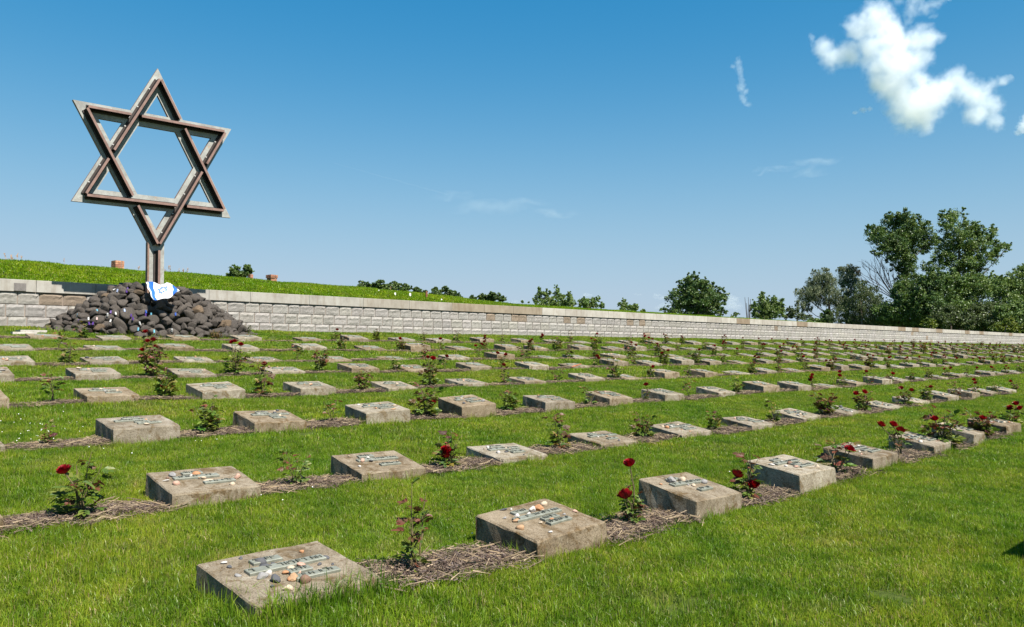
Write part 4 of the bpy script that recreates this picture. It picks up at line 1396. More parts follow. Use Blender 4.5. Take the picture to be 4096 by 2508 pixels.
for i, (x, y, cn) in enumerate(CANDLES):
    d = ray(x, y + 4)
    best = None
    for k in np.linspace(18, 26, 500):          # march along the sight line until it meets the heap
        p = d / d[1] * k; u = (p @ U) / P; v = (p @ V) / P; z = p[2] / P
        if z < mound_z(u, v) + .01:
            best = (u, v, z); break
    if best is None: best = (u, 13.7, mound_z(u, 13.7))
    u, v, z = best
    loc = W(u, v, z)
    for q, s in RLOC:                            # keep clear of the stones in front
        dv_ = loc - q
        if dv_.length < s * 1.0: loc = loc + Vector((-q.x, -q.y, 0)).normalized() * (s * 1.0 - dv_.length) * .9
    h = "upper" if y < 1200 else ("middle" if y < 1275 else "lower")
    sd = "left flank" if x < 400 else ("centre left" if x < 500 else ("centre" if x < 600 else "right of centre"))
    tip = cw.uniform(-.3, .3) if cn != "white" else cw.choice([1.2, -.4, .3])
    key = (cn, h, sd); NEARWORD[key] = NEARWORD.get(key, 0) + 1
    which = {1: "", 2: "second ", 3: "third ", 4: "fourth "}[NEARWORD[key]]
    lab = "%s%s grave candle among the dark stones, %s part of the heap, %s" % (which, cn, h, sd)
    tag(link("grave_candle", CANDLE, None, loc, (tip, cw.uniform(-.3, .3), cw.uniform(0, 6)), (.62, .62, .62), CCOL[cn]), lab, "candle", "grave candles set in the stone heap")

# ------------------------------------------------------------------ the star
SB = rad(44.0)
SX = Vector((math.cos(SB), math.sin(SB), 0)); SN = Vector((math.sin(SB), -math.cos(SB), 0)); SZ = Vector((0, 0, 1))
STAR_DIST = 20.7
SC = Vector((-9.207, STAR_DIST, 4.854 + CAMZ))
SR = 2.305
ROLL, KZ = .010, 1.073
star = thing("star_monument", "tall six-pointed metal star on a post rising from the dark stones", "monument", SC - SZ * SR * 2)
def sp(x, z, y=0.0):                            # star plane coordinates (in radii) -> local; y towards the viewer
    x, z = x * math.cos(ROLL) - z * math.sin(ROLL), (x * math.sin(ROLL) + z * math.cos(ROLL)) * KZ
    return SC + SX * (x * SR) + SZ * (z * SR) + SN * y - star.location
c30 = math.cos(rad(30)); BW = .142              # beam width in radii
UP = [(0, 1), (c30, -.5), (-c30, -.5)]; DN = [(0, -1), (-c30, .5), (c30, .5)]
TH = .085
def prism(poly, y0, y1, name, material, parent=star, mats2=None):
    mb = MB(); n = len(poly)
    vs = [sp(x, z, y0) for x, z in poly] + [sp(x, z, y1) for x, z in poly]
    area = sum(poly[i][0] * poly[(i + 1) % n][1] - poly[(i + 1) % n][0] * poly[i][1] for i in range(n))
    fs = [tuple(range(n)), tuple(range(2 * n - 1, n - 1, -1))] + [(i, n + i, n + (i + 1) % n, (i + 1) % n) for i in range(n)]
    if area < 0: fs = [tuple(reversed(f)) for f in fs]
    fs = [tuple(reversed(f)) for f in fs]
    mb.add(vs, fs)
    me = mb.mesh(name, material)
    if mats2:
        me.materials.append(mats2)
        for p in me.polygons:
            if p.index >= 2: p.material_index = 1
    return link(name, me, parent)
def inset(tri, d):                              # triangle moved inwards by d
    cx = sum(p[0] for p in tri) / 3; cz = sum(p[1] for p in tri) / 3
    k = 1 - d / .5
    return [(cx + (x - cx) * k, cz + (z - cz) * k) for x, z in tri]
beam_id = 0
for ti, tri in enumerate((UP, DN)):
    inn = inset(tri, BW)
    for e in range(3):
        a, b = tri[e], tri[(e + 1) % 3]; ia, ib = inn[e], inn[(e + 1) % 3]
        off = .002 * (beam_id % 2) + .003 * ti
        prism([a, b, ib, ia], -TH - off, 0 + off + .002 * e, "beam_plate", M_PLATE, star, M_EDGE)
        beam_id += 1
# ribs down the middle of each beam, interlaced: at each crossing one rib runs through and the other is cut
RW, RH = .025, .215
def rib_seg(a, b, c0, c1, t0, t1, y1=RH):
    """part of the rib between parameters t0..t1 along the centre line; c0/c1 unused ends are square"""
    ax, az = a; bx, bz = b
    L = math.hypot(bx - ax, bz - az); dx, dz = (bx - ax) / L, (bz - az) / L; nx, nz = -dz, dx
    p0 = (ax + (bx - ax) * t0, az + (bz - az) * t0); p1 = (ax + (bx - ax) * t1, az + (bz - az) * t1)
    w = RW / 2
    poly = [(p0[0] + nx * w, p0[1] + nz * w), (p0[0] - nx * w, p0[1] - nz * w), (p1[0] - nx * w, p1[1] - nz * w), (p1[0] + nx * w, p1[1] + nz * w)]
    wf = .032                                       # flat flange under the rib
    fl = [(p0[0] + nx * wf, p0[1] + nz * wf), (p0[0] - nx * wf, p0[1] - nz * wf), (p1[0] - nx * wf, p1[1] - nz * wf), (p1[0] + nx * wf, p1[1] + nz * wf)]
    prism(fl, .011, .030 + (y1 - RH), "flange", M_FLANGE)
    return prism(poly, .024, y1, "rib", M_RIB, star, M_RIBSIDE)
mu, md_ = inset(UP, BW * .43), inset(DN, BW * .43)
def crossings(a, b, tri):
    out = []
    for e in range(3):
        c, dd = tri[e], tri[(e + 1) % 3]
        den = (b[0] - a[0]) * (dd[1] - c[1]) - (b[1] - a[1]) * (dd[0] - c[0])
        if abs(den) < 1e-6: continue
        t = ((c[0] - a[0]) * (dd[1] - c[1]) - (c[1] - a[1]) * (dd[0] - c[0])) / den
        s = ((c[0] - a[0]) * (b[1] - a[1]) - (c[1] - a[1]) * (b[0] - a[0])) / den
        if .02 < t < .98 and .02 < s < .98: out.append((t, e))
    return sorted(out)
# up triangle edges: 0 right side, 1 base, 2 left side; down triangle edges: 0 left side, 1 top bar, 2 right side
OVER = {("u", 2, 1): True, ("u", 2, 0): False, ("u", 0, 1): False, ("u", 0, 2): True, ("u", 1, 2): False, ("u", 1, 0): True}
gap = .036
bolt = MB(); bolt.tube([(0, 0, 0), (0, 0, .018)], [.024, .020], 7); BOLT = bolt.mesh("bolt", M_BOLT)
for nm, tri, oth in (("u", mu, md_), ("d", md_, mu)):
    for e in range(3):
        a, b = tri[e], tri[(e + 1) % 3]
        cuts = []
        for t, oe in crossings(a, b, oth):
            over = OVER[("u", e, oe)] if nm == "u" else not OVER[("u", oe, e)]
            if not over: cuts.append(t)
        segs = []; s0 = .0
        for t in cuts:
            segs.append((s0, t - gap)); s0 = t + gap
        segs.append((s0, 1.0))
        for k, (t0, t1) in enumerate(segs):
            rib_seg(a, b, None, None, t0 + (.012 if t0 == 0 else 0), t1 - (.012 if t1 == 1 else 0), RH + .004 * e + (.002 if nm == "d" else 0))
        if (nm, e) in (("u", 2), ("d", 2)):      # rows of bolts beside the ribs of the slanting bars
            for t in (.10, .24, .41, .57, .74, .90):
                px_, pz_ = a[0] + (b[0] - a[0]) * t, a[1] + (b[1] - a[1]) * t
                L = math.hypot(b[0] - a[0], b[1] - a[1]); nx, nz = -(b[1] - a[1]) / L, (b[0] - a[0]) / L
                if nx > 0: nx, nz = -nx, -nz
                pos = sp(px_ + nx * .026, pz_ + nz * .026, .031)
                ax = SN
                link("bolt", BOLT, star, pos, ax.to_track_quat('Z', 'Y').to_euler())
# post: two plates with the rib running down between them
PW_ = .184 / 2
zt_, zb_ = -.845, -1.95
prism([(-PW_, zt_ + .02), (-PW_, zb_), (PW_, zb_), (PW_, zt_ + .02), (0, zt_ - .13)], -TH - .006, -.004, "post_plate", M_PLATE, star, M_EDGE)
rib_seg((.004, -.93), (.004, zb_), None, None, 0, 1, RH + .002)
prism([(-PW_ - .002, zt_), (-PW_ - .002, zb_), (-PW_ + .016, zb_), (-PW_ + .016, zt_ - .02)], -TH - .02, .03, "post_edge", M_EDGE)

# ------------------------------------------------------------------ flag draped over the stones
def flag():
    NU, NV = 110, 90
    fr = random.Random(12)
    corners = {(0, 0): (586, 1129), (1, 0): (712, 1150), (0, 1): (614, 1196), (1, 1): (706, 1172)}
    # sight lines to the cloth's edges, laid on the front of the heap
    def edge(s, t):
        top = [(583, 1129), (612, 1130), (640, 1137), (665, 1131), (690, 1141), (718, 1157)]
        bot = [(612, 1199), (627, 1197), (645, 1198), (668, 1193), (688, 1184), (708, 1170)]
        f = s * (len(top) - 1); i = min(len(top) - 2, int(f)); q = f - i
        a = (top[i][0] + (top[i + 1][0] - top[i][0]) * q, top[i][1] + (top[i + 1][1] - top[i][1]) * q)
        b = (bot[i][0] + (bot[i + 1][0] - bot[i][0]) * q, bot[i][1] + (bot[i + 1][1] - bot[i][1]) * q)
        bow = math.sin(math.pi * t) * (-2 if s < .5 else 3)
        return a[0] + (b[0] - a[0]) * t + bow, a[1] + (b[1] - a[1]) * t
    top_k = STAR_DIST - .38
    vs = []
    for j in range(NV + 1):
        for i in range(NU + 1):
            s, t = i / NU, j / NV
            x, y = edge(s, t)
            k = top_k - .50 * t + .10 * s
            fold = .055 * math.sin(7.0 * s + 2.6 * t + .4) + .030 * math.sin(15 * s - 4 * t + 1) + .012 * math.sin(9 * t + 5 * s)
            p = at_dist(x, y, k + fold)
            vs.append((p.x + .012 * math.sin(13 * t + 4 * s), p.y, p.z + .020 * math.sin(11 * s + 3 * t)))
    fs = [(j * (NU + 1) + i, j * (NU + 1) + i + 1, (j + 1) * (NU + 1) + i + 1, (j + 1) * (NU + 1) + i) for j in range(NV) for i in range(NU)]
    blue, white = (.035, .13, .50), (.72, .73, .76)
    def in_tri(px, py, tri):
        sg = [(tri[(k + 1) % 3][0] - tri[k][0]) * (py - tri[k][1]) - (tri[(k + 1) % 3][1] - tri[k][1]) * (px - tri[k][0]) for k in range(3)]
        return all(q >= 0 for q in sg) or all(q <= 0 for q in sg)
    cols = []
    for j in range(NV):
        for i in range(NU):
            s, t = (i + .5) / NU, (j + .5) / NV
            c = white
            if .055 < s < .20 or .80 < s < .945: c = blue
            x, z = (s - .46) / .17, (t - .42) / .30           # emblem in the middle of the cloth
            for sg in (1, -1):
                tri = [(0, sg), (c30, -.5 * sg), (-c30, -.5 * sg)]
                tin = [(p[0] * .66, p[1] * .66) for p in tri]
                if in_tri(x, z, tri) and not in_tri(x, z, tin): c = blue
            cols.append(c)
    me = bpy.data.meshes.new("flag"); me.from_pydata(vs, [], fs)
    a = me.attributes.new("tint", 'FLOAT_COLOR', 'FACE')
    a.data.foreach_set("color", np.array([(*c, 1) for c in cols], np.float32).ravel())
    me.materials.append(M_PRINT); me.polygons.foreach_set("use_smooth", [True] * len(fs)); me.update()
    tag(link("flag", me), "white flag with two blue stripes and blue star draped over the stones", "flag")
flag()

# ------------------------------------------------------------------ chimneys and posts on the rampart
def chimney(px0, px1, py0, py1, v, cap, label, nb=4):
    u0, zt = hit_v(px0, py0, v); u1, zb = hit_v((px0 + px1) / 2, py1, v)
    dist = W(u0, v).y
    side = (px1 - px0) / F_PX * dist * .74
    H = (py1 - py0) / F_PX * dist + .25
    base = at_dist((px0 + px1) / 2, py1, dist); base.z -= .25
    t = thing("brick_chimney", label, "chimney", base, (0, 0, UV_ROT + .15), "brick chimneys on the grassed rampart")
    ch = .075; n = int(H / ch) + 1; br = random.Random(int(px0)); hs_ = side / 2
    mb = MB(); mb.box(-hs_ + .012, hs_ - .012, -hs_ + .012, hs_ - .012, -.1, n * ch - .01)
    link("mortar_core", mb.mesh("mortar_core", M_MORTAR), t)
    bmesh_cache = {}
    for c in range(n):
        grow = (.03 if (cap and c >= n - 2) else 0); z0 = c * ch
        for f in range(4):
            L = side + 2 * grow - .11; k = max(1, round(L / .21)); bl = (side + 2 * grow) / (k + .5)
            for q in range(k + 1):
                x0 = -hs_ - grow + (q * bl if c % 2 == 0 else q * bl - bl * .5); x1 = x0 + bl - .010
                x0 = max(x0, -hs_ - grow); x1 = min(x1, hs_ + grow - .115)
                if x1 - x0 < .03: continue
                key = (round(x1 - x0, 2))
                if key not in bmesh_cache:
                    b = MB(); b.box(0, key, 0, .10, 0, ch - .010); bmesh_cache[key] = b.mesh("brick", M_BRICK)
                a = f * math.pi / 2
                y0 = -hs_ - grow + br.uniform(-.003, .003)
                x, y = x0 * math.cos(a) - y0 * math.sin(a), x0 * math.sin(a) + y0 * math.cos(a)
                g = br.uniform(.7, 1.35)
                link("brick", bmesh_cache[key], t, (x, y, z0), (0, 0, a), (1, 1, 1), (g, g * br.uniform(.9, 1.1), g))
    mb = MB(); mb.box(-hs_ * .8, hs_ * .8, -hs_ * .8, hs_ * .8, n * ch - .012, n * ch + .004)
    link("flue_top", mb.mesh("flue_top", M_MORTAR), t)
chimney(446, 494, 1050, 1086, 21.2, False, "square red brick chimney left of the star's post")
chimney(1068, 1106, 1105, 1130, 21.2, True, "small brick chimney with a wider cap right of the star")
chimney(994, 1012, 1101, 1121, 21.8, False, "little brick chimney half hidden behind the round tree")
for i, (x, y0, y1, w, m_, lab) in enumerate(((1580, 1170, 1184, .06, M_WHITE, "white marker post on the rampart, nearest the long tree clump"), (1640, 1172, 1190, .07, M_WHITE, "white marker post, middle one on the rampart slope"),
                                     (1706, 1164, 1195, .07, M_BROWNPOST, "brown wooden post at the foot of the rampart"), (1515, 1159, 1167, .05, M_WHITE, "short white peg high on the rampart"), (1766, 1195, 1204, .05, M_WHITE, "short white peg low on the rampart near the wall"))):
    for v in np.linspace(BERM_V, RIDGE_V, 200):             # where the sight line to its foot meets the slope
        u, z = hit_v(x, y1, v)
        if z <= berm_z(u, v) + .01: break
    dist = W(u, v).y
    h = (y1 - y0) / F_PX * dist
    p = at_dist(x, y1, dist); u = hit_v(x, y1, v)[0]
    mb = MB(); mb.box(-w / 2, w / 2, -w / 2, w / 2, -.35, h - .02); mb.add([(-w / 2, -w / 2, h - .02), (w / 2, -w / 2, h - .02), (w / 2, w / 2, h - .02), (-w / 2, w / 2, h - .02), (0, 0, h)], [(0, 1, 4), (1, 2, 4), (2, 3, 4), (3, 0, 4)])
    t = tag(link("marker_post", mb.mesh("marker_post", m_), None, p, (0, 0, .4)), lab, "post", "posts on the rampart" if i < 3 else "short pegs on the rampart")

# ------------------------------------------------------------------ trees
TREE_GROUP = "trees beyond the wall"
def crown_mesh(lobes, n, size, pal, seed, droop=0.0, hollow=.45, clump=.22, per=34):
    """leaf quads gathered in clumps through ellipsoid lobes (centre, rx, ry, rz)"""
    g = np.random.default_rng(seed)
    vol = np.array([max(.02, (l[1] * l[3]) ) for l in lobes]); pr_ = vol / vol.sum()
    ncl = max(4, n // per)
    li = g.choice(len(lobes), ncl, p=pr_)
    ctr = np.array([l[0] for l in lobes])[li]; rad_ = np.array([[l[1], l[2], l[3]] for l in lobes])[li]
    d = g.normal(0, 1, (ncl, 3)); d /= np.linalg.norm(d, axis=1)[:, None]
    rr = hollow * .5 + (1.02 - hollow * .5) * g.random(ncl) ** .7
    cc = ctr + d * rad_ * rr[:, None]
    # leaves round each clump
    cr_ = clump * rad_.mean(1) * g.uniform(.6, 1.35, ncl)
    idx = np.repeat(np.arange(ncl), per)
    off = g.normal(0, .55, (len(idx), 3)) * cr_[idx][:, None]
    off[:, 2] *= .75
    if droop: off[:, 2] -= droop * np.abs(g.normal(0, 1, len(idx))) * cr_[idx] * 1.6; off[:, :2] *= .75
    pos = cc[idx] + off
    m = len(pos)
    a = g.normal(0, 1, (m, 3)); a /= np.linalg.norm(a, axis=1)[:, None]
    if droop: a[:, 2] = -np.abs(a[:, 2]) - 1.2; a /= np.linalg.norm(a, axis=1)[:, None]
    b = g.normal(0, 1, (m, 3)); b -= a * (a * b).sum(1)[:, None]; b /= np.linalg.norm(b, axis=1)[:, None]
    s = size * g.uniform(.6, 1.35, m)[:, None]
    asp = .30 if droop else .62
    v = np.stack([pos - a * s * .5, pos + b * s * asp * .5, pos + a * s * .5, pos - b * s * asp * .5], 1).reshape(-1, 3)
    q = np.arange(m * 4).reshape(-1, 4)
    pal = np.array(pal)
    ct = pal[g.integers(0, len(pal), ncl)][idx] * g.uniform(.78, 1.25, (m, 1))
    return np_mesh("crown", v, q, M_TREELEAF, ct)

DARK = [(0.060, 0.109, 0.024), (0.081, 0.132, 0.029), (0.050, 0.093, 0.026), (0.107, 0.153, 0.035)]
MID = [(0.086, 0.144, 0.031), (0.111, 0.169, 0.035), (0.067, 0.121, 0.029), (0.137, 0.188, 0.046)]
LIGHT = [(.115, .180, .042), (.140, .205, .050), (.095, .160, .036), (.165, .215, .062)]
WILLOW = [(.115, .14, .07), (.14, .165, .085), (.09, .118, .058), (.16, .18, .10)]
YELLOW = [(.12, .155, .016), (.155, .185, .018), (.09, .13, .018)]
OLIVE = [(.070, .098, .030), (.092, .120, .038), (.056, .082, .026)]

def tree(label, lobes_px, dist, pal, trunk_px, n, leaf, crop, seed, limbs=True, droop=0, name="tree", hollow=.45, clump=.22, trunk_r=.22, group=TREE_GROUP, depth_k=.9, cat="tree"):
    """lobes in coordinates of a detail view of the photograph (x0, y0, scale), set out round the tree's own axis in metres"""
    x0, y0, sc_ = crop; br = random.Random(seed)
    if x0 == 3000: dist *= 1.27; leaf *= 1.2
    T = lambda x, y: (x0 + x / sc_, y0 + y / sc_)
    k = dist / F_PX
    tx, ty = T(*trunk_px)
    base = at_dist(tx, ty, dist); base.z = -0.85
    t = thing(name, label, cat, base, (0, 0, 0), group)
    lobes = []
    mw = max(l[2] for l in lobes_px) / sc_ * k
    for (x, y, rx, ry) in lobes_px:
        px, py = T(x, y)
        rx_, rz_ = rx / sc_ * k * 1.07, ry / sc_ * k * 1.05
        dd = br.uniform(-1, 1) * mw * .9
        p = at_dist(px, py, dist + dd) - base
        lobes.append((np.array(p), rx_, max(.4, min(rx_, rz_ * 1.3) * depth_k * 1.1), rz_))
    extra = []
    for (c, rx_, ry_, rz_) in lobes:
        for q in range(4):
            az, el = br.uniform(0, 6.283), br.uniform(.15, 1.5)
            dx = np.array([math.cos(az) * math.cos(el) * rx_, math.sin(az) * math.cos(el) * ry_, math.sin(el) * rz_]) * br.uniform(.85, 1.05)
            k_ = br.uniform(.24, .38)
            extra.append((c + dx, rx_ * k_, ry_ * k_, rz_ * k_ * (1.5 if not droop else .9)))
    lobes_all = lobes + extra
    link("crown", crown_mesh(lobes_all, int(n * (2.7 if dist > 84 else 2.2)), leaf * .68, pal, seed, droop, hollow, clump), t)
    mb = MB()
    topz = max(l[0][2] for l in lobes); H = topz
    tp = [Vector((0, 0, -.3)), Vector((br.uniform(-.15, .15), 0, H * .3)), Vector((br.uniform(-.3, .3), br.uniform(-.2, .2), H * .62)), Vector((br.uniform(-.3, .3), 0, H * .93))]
    mb.tube(tp, [trunk_r * 1.25, trunk_r, trunk_r * .62, trunk_r * .15], 7)
    if limbs:
        for (c, rx_, ry_, rz_) in lobes:
            c = Vector(c)
            z0 = max(.12 * H, min(c.z - math.hypot(c.x, c.y) * br.uniform(.5, .9), H * .8))
            i = min(2, int(z0 / (H * .31))); f = tp[i].lerp(tp[i + 1], min(1, max(0, (z0 - tp[i].z) / max(.1, tp[i + 1].z - tp[i].z))))
            r = trunk_r * .34 * (1 - .55 * z0 / H)
            midp = f.lerp(c, .5) + Vector((br.uniform(-.3, .3), br.uniform(-.3, .3), -.06 * (c - f).length))
            mb.tube([f, midp, c], [r, r * .7, r * .3], 5)
            for q in range(3):
                e = c + Vector((br.uniform(-1, 1) * rx_ * .7, br.uniform(-1, 1) * ry_ * .7, br.uniform(0, .9) * rz_))
                mb.tube([midp.lerp(c, br.uniform(.3, 1)), e], [r * .35, r * .1], 4)
    link("trunk", mb.mesh("trunk", M_BARK), t)
    return t

CA = (3000, 750, 2.248)
tree("tall dark poplar with ragged spreading crown, taller left one of the pair", [(1400, 285, 70, 85), (1275, 325, 95, 80), (1130, 420, 85, 80), (1200, 470, 110, 90), (1340, 420, 110, 120), (1470, 345, 80, 85), (1575, 370, 70, 65), (1615, 500, 75, 90),
     (1320, 580, 105, 90), (1155, 590, 65, 36), (1455, 540, 80, 85), (1390, 740, 110, 65), (1275, 665, 70, 45), (1400, 850, 100, 90), (1480, 440, 80, 60), (1250, 540, 70, 50), (1390, 640, 90, 70), (1540, 430, 70, 70), (1560, 560, 60, 70), (1440, 680, 70, 70), (1330, 480, 110, 70)], 92, DARK, (1410, 1240), 17000, .30, CA, 1, hollow=.25, clump=.26, trunk_r=.34)
tree("tall poplar with open crown and long limb reaching right, beside the darker poplar", [(1800, 265, 90, 75), (1925, 250, 42, 55), (1830, 390, 110, 100), (1735, 320, 55, 55), (1955, 390, 85, 85), (2045, 420, 75, 100), (2160, 440, 60, 90), (2235, 530, 85, 60), (2310, 545, 52, 36),
     (1850, 540, 120, 95), (2000, 575, 105, 85), (2110, 640, 95, 65), (1700, 620, 90, 70), (1610, 710, 80, 50), (1890, 710, 130, 80), (2060, 730, 95, 60), (2200, 610, 60, 50), (1760, 520, 80, 80), (1780, 680, 110, 70), (1940, 480, 90, 70), (2090, 540, 80, 70), (1980, 660, 100, 70)], 95, MID, (1895, 1250), 17000, .28, CA, 2, hollow=.25, clump=.25, trunk_r=.34)
tree("grey-green willow with arching crown at the wall, open gap beside it", [(640, 790, 90, 60), (580, 860, 80, 60), (465, 945, 60, 50), (520, 1000, 90, 50), (690, 890, 95, 75), (760, 960, 90, 70), (445, 1050, 50, 34), (600, 960, 80, 50), (560, 920, 90, 65), (700, 820, 65, 55), (650, 1020, 90, 45), (800, 1050, 80, 70), (500, 1080, 60, 40)], 94, WILLOW, (720, 1260), 13000, .26, CA, 3, droop=.35, hollow=.3, clump=.26, trunk_r=.30)
tree("slender pale willow standing up between the arching willow and dead tree", [(900, 735, 85, 40), (870, 810, 75, 75), (815, 740, 45, 30), (925, 880, 60, 60), (960, 760, 35, 40), (890, 950, 60, 60), (840, 860, 50, 60), (920, 800, 60, 60), (870, 1030, 70, 70)], 97, WILLOW, (880, 1250), 7500, .25, CA, 4, droop=.2, hollow=.3, clump=.25, trunk_r=.18)
tree("olive green drooping willow bush in front of the dead tree", [(1020, 930, 85, 100), (1090, 1000, 75, 90), (960, 1050, 100, 100), (850, 1110, 85, 80), (1050, 1120, 120, 90), (930, 1180, 110, 50), (1150, 1060, 70, 90), (1150, 1170, 90, 70), (760, 1170, 70, 60)], 90, OLIVE, (1000, 1260), 13000, .26, CA, 5, droop=.4, hollow=.4, clump=.25)
# dead tree: bare fan of branches
def dead_tree():
    br = random.Random(6); dist = 91 * 1.27; k = dist / F_PX
    base = at_dist(3000 + 1330 / 2.248, 750 + 1240 / 2.248, dist); base.z = -.85
    t = thing("dead_tree", "leafless grey dead tree fanning its bare branches left of the dark poplar", "tree", base, (0, 0, 0), TREE_GROUP)
    mb = MB()
    def pt(x, y): return at_dist(3000 + x / 2.248, 750 + y / 2.248, dist + br.uniform(-1.2, 1.2)) - base
    root = pt(1310, 1010)
    mb.tube([Vector((0, 0, -.3)), Vector((.1, 0, root.z * .5)), root], [.24, .2, .16], 6)
    def grow(p, q, r, lev):
        m = p.lerp(q, .5) + Vector((br.uniform(-.12, .12), br.uniform(-.2, .2), br.uniform(-.1, .25)))
        mb.tube([p, m, q], [r, r * .75, r * .45], 5, None)
        if lev <= 0: return
        for i in range(4):
            s = (m if i < 2 else p).lerp(q, br.uniform(.25, .98))
            d = (q - p); L = d.length * br.uniform(.30, .55)
            dn = (d.normalized() + Vector((br.uniform(-.6, .6), br.uniform(-.5, .5), br.uniform(-.15, .75)))).normalized()
            grow(s, s + dn * L, r * .5, lev - 1)
    for (x, y) in ((1110, 700), (1180, 700), (1075, 800), (1030, 830), (1240, 770), (1140, 760), (1100, 900), (1210, 830), (1290, 800)):
        grow(root, pt(x, y), .075, 2)
    link("branches", mb.mesh("branches", M_DEADWOOD), t)
dead_tree()
tree("very dark tree mass below the tall poplar, right of the dead branches", [(1250, 1120, 120, 100), (1400, 1000, 120, 130), (1330, 1180, 140, 70), (1440, 1120, 120, 100), (1380, 920, 90, 80)], 88, DARK, (1380, 1270), 9000, .32, CA, 7, hollow=.3)
tree("dark dense tree filling the gap under the two poplars", [(1560, 1050, 140, 150), (1690, 940, 140, 130), (1650, 830, 120, 80), (1580, 1170, 150, 80), (1700, 1120, 120, 110), (1560, 880, 60, 70), (1820, 1200, 130, 70), (1950, 1200, 130, 80)], 87, DARK, (1620, 1270), 14000, .32, CA, 8, hollow=.3)
tree("mid green broad tree right below the limbed poplar", [(1850, 890, 140, 110), (1940, 1000, 170, 150), (2080, 900, 130, 90), (2020, 820, 100, 60), (1840, 1080, 120, 100), (2180, 860, 100, 80)], 89, MID, (1960, 1270), 12000, .30, CA, 9, hollow=.35)
tree("tall green tree at the right edge of the view", [(2280, 930, 140, 120), (2390, 840, 100, 90), (2440, 750, 60, 55), (2350, 1020, 140, 110), (2480, 900, 120, 140), (2560, 1000, 120, 150), (2250, 1150, 130, 100), (2400, 1180, 150, 100), (2520, 1190, 110, 100)], 96, MID, (2380, 1280), 16000, .30, CA, 10, hollow=.35)
tree("silvery olive bush low under the right-hand trees", [(1720, 1190, 110, 70), (1800, 1120, 80, 60), (1850, 1210, 110, 60)], 84, OLIVE, (1790, 1280), 5000, .26, CA, 11, hollow=.4)
tree("broad low dark thicket above the wall's far end", [(2050, 1170, 160, 90), (2200, 1130, 150, 100), (2120, 1230, 160, 50), (1960, 1230, 100, 50), (2250, 1240, 140, 60), (1850, 1230, 90, 40)], 85, OLIVE, (2100, 1290), 8500, .28, CA, 12, hollow=.4)
tree("rounded green tree low at the far right above the wall", [(2350, 1130, 150, 80), (2460, 1180, 100, 90), (2520, 1110, 120, 90), (2300, 1200, 90, 60), (2420, 1260, 140, 60), (2280, 1270, 120, 40)], 84, MID, (2400, 1300), 11000, .28, CA, 13, hollow=.4)
tree("small yellow-green bush against the dark trees", [(1600, 1220, 55, 34), (1650, 1250, 40, 22)], 80, YELLOW, (1620, 1290), 1600, .22, CA, 14, limbs=False, name="bush", cat="bush")
tree("bright yellow-green bush at the wall's far end", [(2290, 1240, 80, 45), (2210, 1270, 55, 28), (2370, 1270, 60, 30), (2330, 1200, 40, 30)], 80, YELLOW, (2290, 1310), 3200, .22, CA, 15, limbs=False, name="bush", cat="bush")
tree("yellow-green bush cut by the right edge of the view", [(2430, 1290, 60, 30), (2480, 1270, 60, 40)], 80, YELLOW, (2440, 1320), 1600, .22, CA, 16, limbs=False, name="bush", cat="bush")
tree("small bushy tree with pointed top left of the willow", [(110, 1060, 60, 90), (108, 985, 26, 50), (225, 1055, 75, 70), (40, 1095, 45, 70), (200, 1130, 95, 55), (280, 1110, 40, 60), (110, 1150, 90, 40)], 108, MID, (130, 1230), 7000, .30, CA, 17, hollow=.35)
tree("loose light bush between the pointed tree and willow", [(385, 1120, 48, 45), (465, 1160, 70, 34), (350, 1160, 50, 34)], 110, OLIVE, (420, 1240), 2200, .27, CA, 18, limbs=False, name="bush", cat="bush")
tree("low far bush seen through the willow's gap", [(585, 1192, 45, 20), (540, 1195, 40, 22)], 130, LIGHT, (585, 1240), 900, .26, CA, 19, limbs=False, name="bush", cat="bush")
tree("dark round bush at the willow's trunk", [(690, 1170, 60, 60), (660, 1215, 60, 30)], 92, DARK, (690, 1250), 2200, .26, CA, 20, limbs=False, name="bush", cat="bush")
CB = (2500, 1050, 1.544)
tree("large dark tree standing alone above the wall, dense rounded crown", [(430, 130, 55, 55), (395, 185, 90, 65), (530, 195, 60, 60), (610, 220, 36, 55), (330, 240, 70, 60), (270, 300, 55, 32), (480, 270, 130, 60), (600, 300, 36, 26), (390, 110, 30, 40), (500, 130, 30, 40), (340, 325, 75, 36), (430, 325, 100, 36), (540, 325, 75, 36), (470, 210, 90, 70), (370, 270, 80, 50), (560, 250, 50, 50)], 92, DARK, (450, 360), 12000, .32, CB, 21, hollow=.3, clump=.2)
tree("tiny far bush in the gap right of the large dark tree", [(685, 322, 24, 12), (665, 332, 20, 8)], 150, MID, (685, 350), 500, .32, CB, 22, limbs=False, name="bush", cat="bush")
tree("low dark undergrowth along the wall top under the willows", [(880, 1225, 80, 34), (1000, 1235, 110, 34), (1120, 1220, 120, 44), (1240, 1235, 110, 40)], 93, DARK, (1050, 1275), 5000, .26, CA, 41, limbs=False, name="bush", cat="bush")
tree("low dark undergrowth along the wall top below the tall poplars", [(1340, 1240, 110, 40), (1460, 1240, 120, 50), (1580, 1250, 110, 44), (1720, 1260, 120, 44)], 93, DARK, (1500, 1290), 5500, .28, CA, 42, limbs=False, name="bush", cat="bush")
tree("low dark undergrowth along the wall's far end under the trees", [(1860, 1270, 130, 50), (2000, 1275, 140, 50), (2140, 1285, 130, 44), (2280, 1295, 130, 44), (2420, 1300, 120, 50)], 99, DARK, (2100, 1320), 7000, .28, CA, 43, limbs=False, name="bush", cat="bush")
